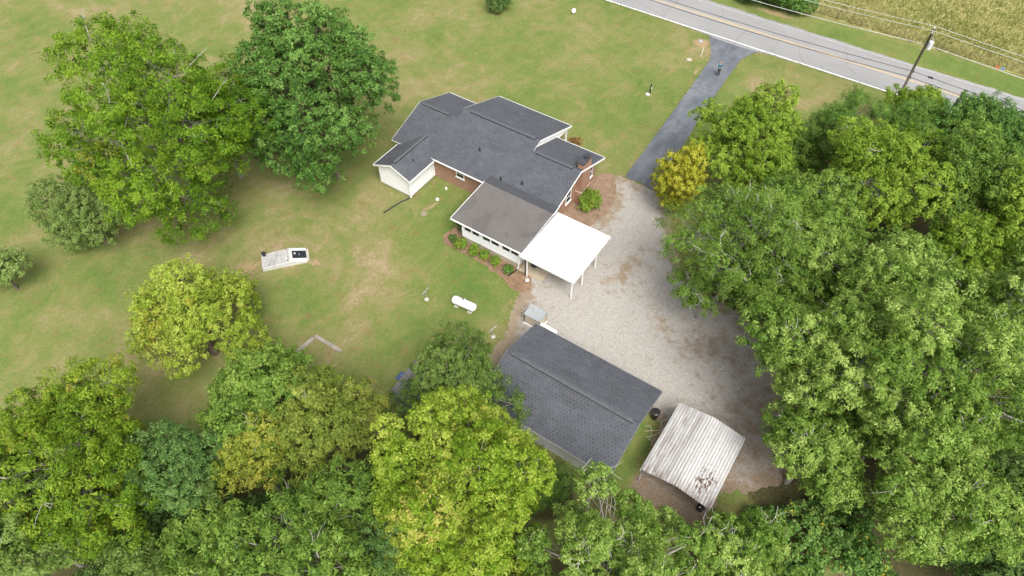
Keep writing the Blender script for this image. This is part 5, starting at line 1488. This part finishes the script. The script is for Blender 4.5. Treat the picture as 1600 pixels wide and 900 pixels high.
make_tree('bc', 'dying_oak', 'light green tree with bleached dead twigs below the ribbed carport', G_LIGHT, GBARK, 30, K=30, lobe=0.20, rc=0.42, nl=78, L=0.21, asp=0.5, group=WG, dead=46, lump=0.2, up=1.0, twig=0.42)
make_tree('bc2', 'dying_oak', 'light green tree with dead twigs right of the carport wheel', G_LIGHT, GBARK, 31, K=20, lobe=0.22, rc=0.40, nl=76, L=0.21, asp=0.5, group=WG, dead=20, up=1.0, lump=0.2, twig=0.42)
make_tree('bdark', 'bluish_tree', 'dark bluish tree at the bottom edge left of the lime maple', G_BLUE, BARK, 32, K=12, lobe=0.38, rc=0.48, nl=68, L=0.22, asp=0.45, group=WG)
make_tree('byellow', 'turning_tree', 'yellow tree top at the bottom edge under the lime maple', G_BRIGHT, BARK, 33, K=9, lobe=0.42, rc=0.42, nl=70, L=0.2, asp=0.6, group=WG)
make_tree('under1', 'understory_tree', 'dark understory tree between the olive tree and the lime maple', G_DARK, BARK, 34, K=8, lobe=0.45, rc=0.5, nl=60, L=0.25, asp=0.55, group=WG)
make_tree('under2', 'understory_tree', 'dark understory tree in the gap left of the bluish tree', G_DARK, BARK, 35, K=8, lobe=0.45, rc=0.5, nl=60, L=0.25, asp=0.55, group=WG)
make_tree('orangeR', 'golden_tree', 'small golden orange tree at the edge of the driveway', G_RUSTO, BARK, 36, K=16, lobe=0.36, rc=0.40, nl=62, L=0.19, asp=0.6, zmin=-0.8)
make_tree('mapleR', 'maple_tree', 'fresh green maple beside the driveway behind the golden tree', G_MAPLE, BARK, 37, K=24, lobe=0.29, rc=0.52, nl=62, L=0.24, asp=0.62, group=RG, zmin=-0.7)
make_tree('locust', 'locust_tree', 'feathery tree with bare pale branches leaning over the gravel', G_MID, GBARK, 38, K=16, lobe=0.34, rc=0.7, nl=95, L=0.26, asp=0.30, droop=0.5, group=RG, dead=30, dens=0.7, lump=0.24, zmin=-0.8, flat=0.75, lean=(-1.2, -1.0), twig=0.42, trunk_r=0.14, spiky=0.8)
make_tree('locust2', 'locust_tree', 'low feathery branches reaching farthest over the gravel below the leaning tree', G_MID, GBARK, 138, K=12, lobe=0.30, rc=0.6, nl=80, L=0.26, asp=0.28, droop=0.7, group=RG, dead=10, dens=0.6, lump=0.3, zmin=-0.6, flat=0.4, lean=(0.0, -0.6), twig=0.42, trunk_r=0.09, spiky=0.8)
make_tree('under4', 'understory_tree', 'dark understory tree low between the bluish tree and the left corner', G_DARK, BARK, 135, K=8, lobe=0.45, rc=0.5, nl=50, L=0.27, asp=0.55, group=WG)
make_tree('under5', 'understory_tree', 'dark understory tree at the bottom edge right of the lime maple', G_DARK, BARK, 136, K=8, lobe=0.45, rc=0.5, nl=50, L=0.27, asp=0.55, group=WG)
make_tree('under7', 'understory_tree', 'dark understory tree cut by the bottom edge at far left', G_DARK, BARK, 137, K=8, lobe=0.45, rc=0.5, nl=50, L=0.27, asp=0.55, group=WG)
make_tree('under6', 'understory_tree', 'low green tree in the gap between green maple and large pine', G_MID, BARK, 139, K=10, lobe=0.42, rc=0.5, nl=50, L=0.27, asp=0.5, group=RG)
make_tree('fill1', 'woodland_tree', 'mid green tree filling the woods below the bluish tree', G_MID, GBARK, 141, K=14, lobe=0.36, rc=0.52, nl=72, L=0.24, asp=0.5, group=WG)
make_tree('fill2', 'woodland_tree', 'dull green tree at the bottom edge between long leaved tree and lime maple', G_DULL, GBARK, 142, K=13, lobe=0.36, rc=0.52, nl=70, L=0.24, asp=0.5, group=WG)
make_tree('fill3', 'woodland_tree', 'mid green tree at the bottom edge just right of the lime maple', G_MID, GBARK, 143, K=13, lobe=0.36, rc=0.52, nl=70, L=0.24, asp=0.5, group=WG)
make_tree('fill4', 'woodland_tree', 'mid green tree at the right edge below the tallest light oak', G_MID, GBARK, 144, K=14, lobe=0.36, rc=0.52, nl=64, L=0.25, asp=0.5, group=RG)
make_tree('under8', 'understory_tree', 'dark understory tree in the gap below the yellowish turning tree', G_DARK, BARK, 145, K=9, lobe=0.42, rc=0.5, nl=50, L=0.27, asp=0.5, group=WG)
make_tree('pine1', 'pine_tree', 'large pine with fine needles behind the green maple', G_PINE, BARK, 39, K=24, lobe=0.24, rc=0.48, nl=110, L=0.26, asp=0.13, droop=-0.2, group=RG, up=1.0, flat=0.9)
make_tree('pine2', 'pine_tree', 'smaller pine near the foot of the utility pole', G_PINE, BARK, 40, K=16, lobe=0.28, rc=0.48, nl=105, L=0.26, asp=0.13, droop=-0.2, group=RG, up=1.0, flat=0.9)
make_tree('bushR', 'roadside_tree', 'bright yellow green young tree beside the utility pole base', G_MAPLE, BARK, 41, K=12, lobe=0.36, rc=0.45, nl=60, L=0.22, asp=0.55, group=RG)
make_tree('backR', 'roadside_tree', 'dark green roadside tree at the right, nearest the road', G_OAK, BARK, 42, K=16, lobe=0.36, rc=0.55, nl=62, L=0.25, asp=0.55, group=RG)
make_tree('backR2', 'roadside_tree', 'dark green tree at the right edge behind the big maples', G_OAK, BARK, 43, K=14, lobe=0.38, rc=0.55, nl=62, L=0.25, asp=0.55, group=RG)
for i, (k, lb, mt) in enumerate((('m1', 'rounded green tree just right of the feathery leaning tree', G_MID), ('m2', 'green maple right of the large pine', G_MAPLE), ('m3', 'green maple in the upper right woods, left of the edge one', G_MID),
                             ('m4', 'tall green tree cut by the right picture edge', G_MAPLE), ('m5', 'lower green tree tucked behind the leaning feathery tree', G_MID), ('m6', 'green tree at the right edge below the tall one', G_MID), ('under3', 'green tree filling the middle of the right woods', G_MAPLE))):
    make_tree(k, 'maple_tree', lb, mt, GBARK, 50 + i, K=22, lobe=0.31, rc=0.55, nl=64, L=0.25, asp=0.55, group=RG, dead=3 if i < 5 else 0)
for i, (k, lb) in enumerate((('big1', 'light green oak crown at the top of the big right group'), ('big2', 'light green oak crown overhanging the gravel yard'), ('big3', 'largest light green oak in the middle of the right group'),
                             ('big4', 'light green oak crown at the right edge of the big group'), ('big5', 'light green oak crown hanging over the brown dirt patch'), ('big6', 'light green oak crown right of the ribbed carport'))):
    make_tree(k, 'oak_tree', lb, G_LIGHT, GBARK, 60 + i, K=26, lobe=0.27, rc=0.52, nl=84, L=0.25, asp=0.42, group=RG, dead=9, lump=0.2)
make_tree('darkR', 'dark_tree', 'dark green tree at the lower right edge', G_DARK, BARK, 70, K=14, lobe=0.38, rc=0.52, nl=66, L=0.25, asp=0.5, group=RG)
make_tree('darkR2', 'dark_tree', 'dark low tree in the bottom right corner', G_DARK, BARK, 71, K=12, lobe=0.4, rc=0.52, nl=66, L=0.25, asp=0.5, group=RG)

# vine thicket: big leaves, some yellow
vt = [((28.6, -16.4), 3.0, 1.0), ((32.6, -14.6), 2.2, 0.9), ((26.2, -15.6), 1.0, 0.55), ((29.5, -19.0), 2.4, 0.9), ((25.5, -17.4), 0.9, 0.5), ((30.6, -12.8), 2.4, 1.1)]
vlab = ['large leafy vine thicket below the oaks with scattered yellow leaves', 'leafy vine thicket beside the brown dirt patch', 'small vine clump at the edge of the dirt by the ribbed carport', 'vine thicket with most yellow leaves at the bottom edge', 'tiny vine clump nearest the carport wheel', 'vine thicket farthest up under the oak crowns']
for i, ((u, v), r, h) in enumerate(vt):
    make_tree(None, 'vine_thicket', vlab[i], G_VINE, BARK, 80 + i, K=14, lobe=0.36, rc=0.55, nl=42, L=0.26, asp=0.8, group='vine thickets under the oaks', cat='vine', loc=(u, v, r, h, h * 0.75), zmin=-0.3, up=1.2, twig=0.2, tonev=0.4, big_leaf=True)

# shrubs
def shrub(label, u, v, r, h, mat, seed, grp=None, L=0.13, rc=0.20, nl=40, K=9, name='shrub'):
    make_tree(None, name, label, mat, BARK, seed, K=K, lobe=0.45, rc=rc, nl=nl, L=L, asp=0.6, group=grp, cat='shrub', loc=(u, v, r, h * 0.52, h * 0.52), zmin=-0.8, trunk_r=0.03, twig=0.2)
FG = 'foundation shrubs along the sunroom'
shrub('rounded yellow green shrub in mulch beside the chimney', 1.0, 5.0, 1.25, 1.9, G_BUSH, 100, L=0.15, rc=0.26, nl=55)
shrub('dark shrub at the sunroom side wall', -7.45, -4.35, 0.62, 1.25, G_DARK, 101, FG)
shrub('dark small shrub leftmost in the sunroom bed', -7.35, -6.05, 0.42, 0.75, G_DARK, 102, FG)
shrub('green shrub under the first sunroom window pair', -6.2, -6.2, 0.60, 1.05, G_BUSH, 103, FG)
shrub('green shrub second from the left along the sunroom', -4.85, -6.2, 0.58, 1.0, G_BUSH, 104, FG)
shrub('green shrub third from the left along the sunroom', -3.65, -6.2, 0.58, 1.0, G_BUSH, 105, FG)
shrub('green shrub under the last sunroom window pair', -2.45, -6.2, 0.56, 1.0, G_BUSH, 106, FG)
shrub('dark shrub beside the black drain pipe', -0.95, -6.3, 0.52, 0.8, G_OAK, 107, FG)
shrub('rusty brown shrub beside the front porch post', -5.0, 12.1, 0.75, 1.1, G_RED, 108)
shrub('rounded dark green bush on the front lawn at the top edge', -27.5, 30.6, 1.6, 2.4, G_DARK, 109, L=0.18, rc=0.3, nl=60)
for i, (u, v, r, h, lb) in enumerate(((-0.6, 51.9, 2.5, 3.4, 'leftmost dark hedge bush across the road'), (2.6, 52.0, 2.8, 3.8, 'middle dark hedge bush across the road'), (5.4, 51.7, 2.1, 3.0, 'rightmost hedge bush across the road beside the field'))):
    shrub(lb, u, v, r, h, (G_DARK, G_OAK, G_OAK)[i], 110 + i, 'hedge bushes across the road', L=0.2, rc=0.4, nl=60, K=14, name='hedge_bush')

# tall field grass: uncountable, one object
rng = np.random.default_rng(200)
nb = 70000
gx_ = rng.uniform(-6, 62, nb); gy_ = 53.0 + 34 * rng.random(nb) ** 1.3
k_ = fbm(gx_, gy_, 3.0, 90)
okk = (gy_ > 53.0 + 0.9 * (k_ - 0.5)) & ~((gx_ < 7.4) & (gy_ < 54.2))
gx_, gy_, k_ = gx_[okk], gy_[okk], k_[okk]
nb = len(gx_)
D = np.stack([rng.normal(0, 0.45, nb), rng.normal(-0.15, 0.45, nb), np.ones(nb)], 1)
tone_g = np.clip(0.25 + 0.9 * (fbm(gx_, gy_, 4.5, 95) - 0.35) + rng.normal(0, 0.10, nb) + 0.25 * (gy_ < 55.5), 0, 1)
G_FIELD = leaf_material('field_grass', [(0.165, 0.205, 0.045), (0.225, 0.248, 0.068), (0.295, 0.288, 0.105), (0.38, 0.35, 0.18)], 0.3, 0.7)
me = leaf_mesh('field_grass', np.stack([gx_, gy_, np.zeros(nb)], 1), D, np.stack([rng.normal(0, 1, nb), rng.normal(0, 1, nb), np.zeros(nb)], 1), (0.25 + 0.5 * k_) * (0.6 + 0.6 * rng.random(nb)), np.full(nb, 0.10), tone_g, tone_g, single=True)
tag(link('field_grass', me, G_FIELD), 'tall yellow green grass growing in the field across the road', 'grass', kind='stuff')

# ragged grass blades along lawn, gravel and drive edges and over the lawn: uncountable, one object
nb = 60000
gx_ = rng.uniform(-45, 16, nb); gy_ = rng.uniform(-32, 40, nb)
bad = (gr_sdf(gx_, gy_) > -0.05) | (poly_sdf(gx_, gy_, drive_poly) > -0.08) | ((gx_ > -19) & (gx_ < 0) & (gy_ > -0.1) & (gy_ < 11.8)) | (poly_sdf(gx_, gy_, bed1) > 0) | (poly_sdf(gx_, gy_, bed2) > 0)
bad |= (gx_ > -18.4) & (gx_ < -14.2) & (gy_ > -3.9) & (gy_ < 0.5)
bad |= (gx_ > -7.0) & (gx_ < 2.3) & (gy_ > -5.3) & (gy_ < 0.5)
bad |= (gx_ > 5.5) & (gx_ < 16.2) & (gy_ > -19.2) & (gy_ < -11.7)
bad |= (np.abs((gx_ + 18.7) * 0.64 + (gy_ + 16.5) * 0.77) < 2.3) & (np.abs(-(gx_ + 18.7) * 0.77 + (gy_ + 16.5) * 0.64) < 1.05)
gx_, gy_ = gx_[~bad], gy_[~bad]; nb = len(gx_)
D = np.stack([rng.normal(0, 0.7, nb), rng.normal(0, 0.7, nb), np.full(nb, 0.6)], 1)
tg = np.clip(ground_attr_dry(gx_, gy_) + 0.7 * (fbm(gx_, gy_, 2.2, 77) - 0.5) + rng.normal(0, 0.15, nb), 0, 1)
G_TUFT = leaf_material('lawn_blades', [(0.070, 0.115, 0.022), (0.125, 0.150, 0.035), (0.205, 0.180, 0.065), (0.29, 0.225, 0.11)], 0.25, 0.8)
me = leaf_mesh('lawn_blades', np.stack([gx_, gy_, np.zeros(nb)], 1), D, np.stack([rng.normal(0, 1, nb), rng.normal(0, 1, nb), np.ones(nb)], 1), 0.07 + 0.09 * rng.random(nb), np.full(nb, 0.04), tg, tg, single=True)
tag(link('lawn_grass', me, G_TUFT), 'short mixed green and straw grass blades covering the lawn', 'grass', kind='stuff')
# longer ragged tufts along the borders of gravel, beds, drive and buildings: uncountable, one object
nb = 60000
gx_ = rng.uniform(-20, 30, nb); gy_ = rng.uniform(-24, 41, nb)
dg, dd_, db = gr_sdf(gx_, gy_), poly_sdf(gx_, gy_, drive_poly), np.maximum(poly_sdf(gx_, gy_, bed1), poly_sdf(gx_, gy_, bed2))
dw = np.minimum(np.abs(gx_ + 16.3) - 1.95, 0) * 0 + np.maximum(np.abs(gx_ + 16.3) - 1.95, np.abs(gy_ + 1.7) - 2.0)
gw_ = np.maximum(np.abs(gx_ - 10.8) - 5.2, np.abs(gy_ + 15.45) - 3.55)
near = ((dg < 0.12) & (dg > -0.45) & (gx_ < 4.5)) | ((dd_ < 0.03) & (dd_ > -0.3)) | ((db < 0.05) & (db > -0.25)) | ((dw > 0.02) & (dw < 0.3)) | ((gw_ > 0.03) & (gw_ < 0.35) & (gy_ < -15))
near |= (np.abs(gy_ - 40.45) < 0.28)
near &= (dg < 0.2) & (dd_ < 0.05) & (dw > 0.0) & ~((gx_ > -7.0) & (gx_ < 2.3) & (gy_ > -5.6) & (gy_ < 0.5)) & ~((gx_ > -19) & (gx_ < -0.7) & (gy_ > 0) & (gy_ < 9))
gx_, gy_ = gx_[near], gy_[near]; nb = len(gx_)
D = np.stack([rng.normal(0, 0.8, nb), rng.normal(0, 0.8, nb), np.full(nb, 0.7)], 1)
tg = np.clip(0.45 + 0.5 * (fbm(gx_, gy_, 1.5, 78) - 0.4) + rng.normal(0, 0.2, nb), 0, 1)
me = leaf_mesh('edge_grass', np.stack([gx_, gy_, np.full(nb, 0.012)], 1), D, np.stack([rng.normal(0, 1, nb), rng.normal(0, 1, nb), np.ones(nb)], 1), 0.10 + 0.14 * rng.random(nb), np.full(nb, 0.05), tg, tg)
tag(link('edge_grass', me, G_TUFT), 'ragged grass tufts along the edges of gravel, beds and driveway', 'grass', kind='stuff')

# fallen leaves on gravel and under the trees: uncountable, one object
nb = 16000
gx_ = rng.uniform(-3, 30, nb); gy_ = rng.uniform(-21, 11, nb)
wgt = np.clip(gravel_brown(gx_, gy_) * 0.75 + 0.10 + 0.5 * (fbm(gx_, gy_, 2.0, 81) - 0.5), 0, 1)
okk = (rng.random(nb) < wgt) & (gr_sdf(gx_, gy_) > -0.6) & ~((gx_ > -0.8) & (gx_ < 2.2) & (gy_ > -5.7) & (gy_ < 0.4)) & ~((gx_ < -0.7) & (gy_ > 0))
gx_, gy_ = gx_[okk], gy_[okk]; nb = len(gx_)
D = np.stack([rng.normal(0, 1, nb), rng.normal(0, 1, nb), rng.normal(0, 0.15, nb)], 1)
tg = rng.random(nb)
G_LITTER = leaf_material('fallen_leaves', [(0.11, 0.065, 0.035), (0.22, 0.14, 0.075), (0.36, 0.26, 0.15)], 0.1, 0.8)
me = leaf_mesh('fallen_leaves', np.stack([gx_, gy_, np.full(nb, 0.024)], 1), D, np.stack([rng.normal(0, 0.3, nb), rng.normal(0, 0.3, nb), np.ones(nb)], 1), 0.07 + 0.08 * rng.random(nb), 0.05 + 0.03 * rng.random(nb), tg, tg)
tag(link('fallen_leaves', me, G_LITTER), 'brown fallen leaves scattered over the gravel towards the woods', 'leaves', kind='stuff')
print('LEAVES', NLEAF[0])
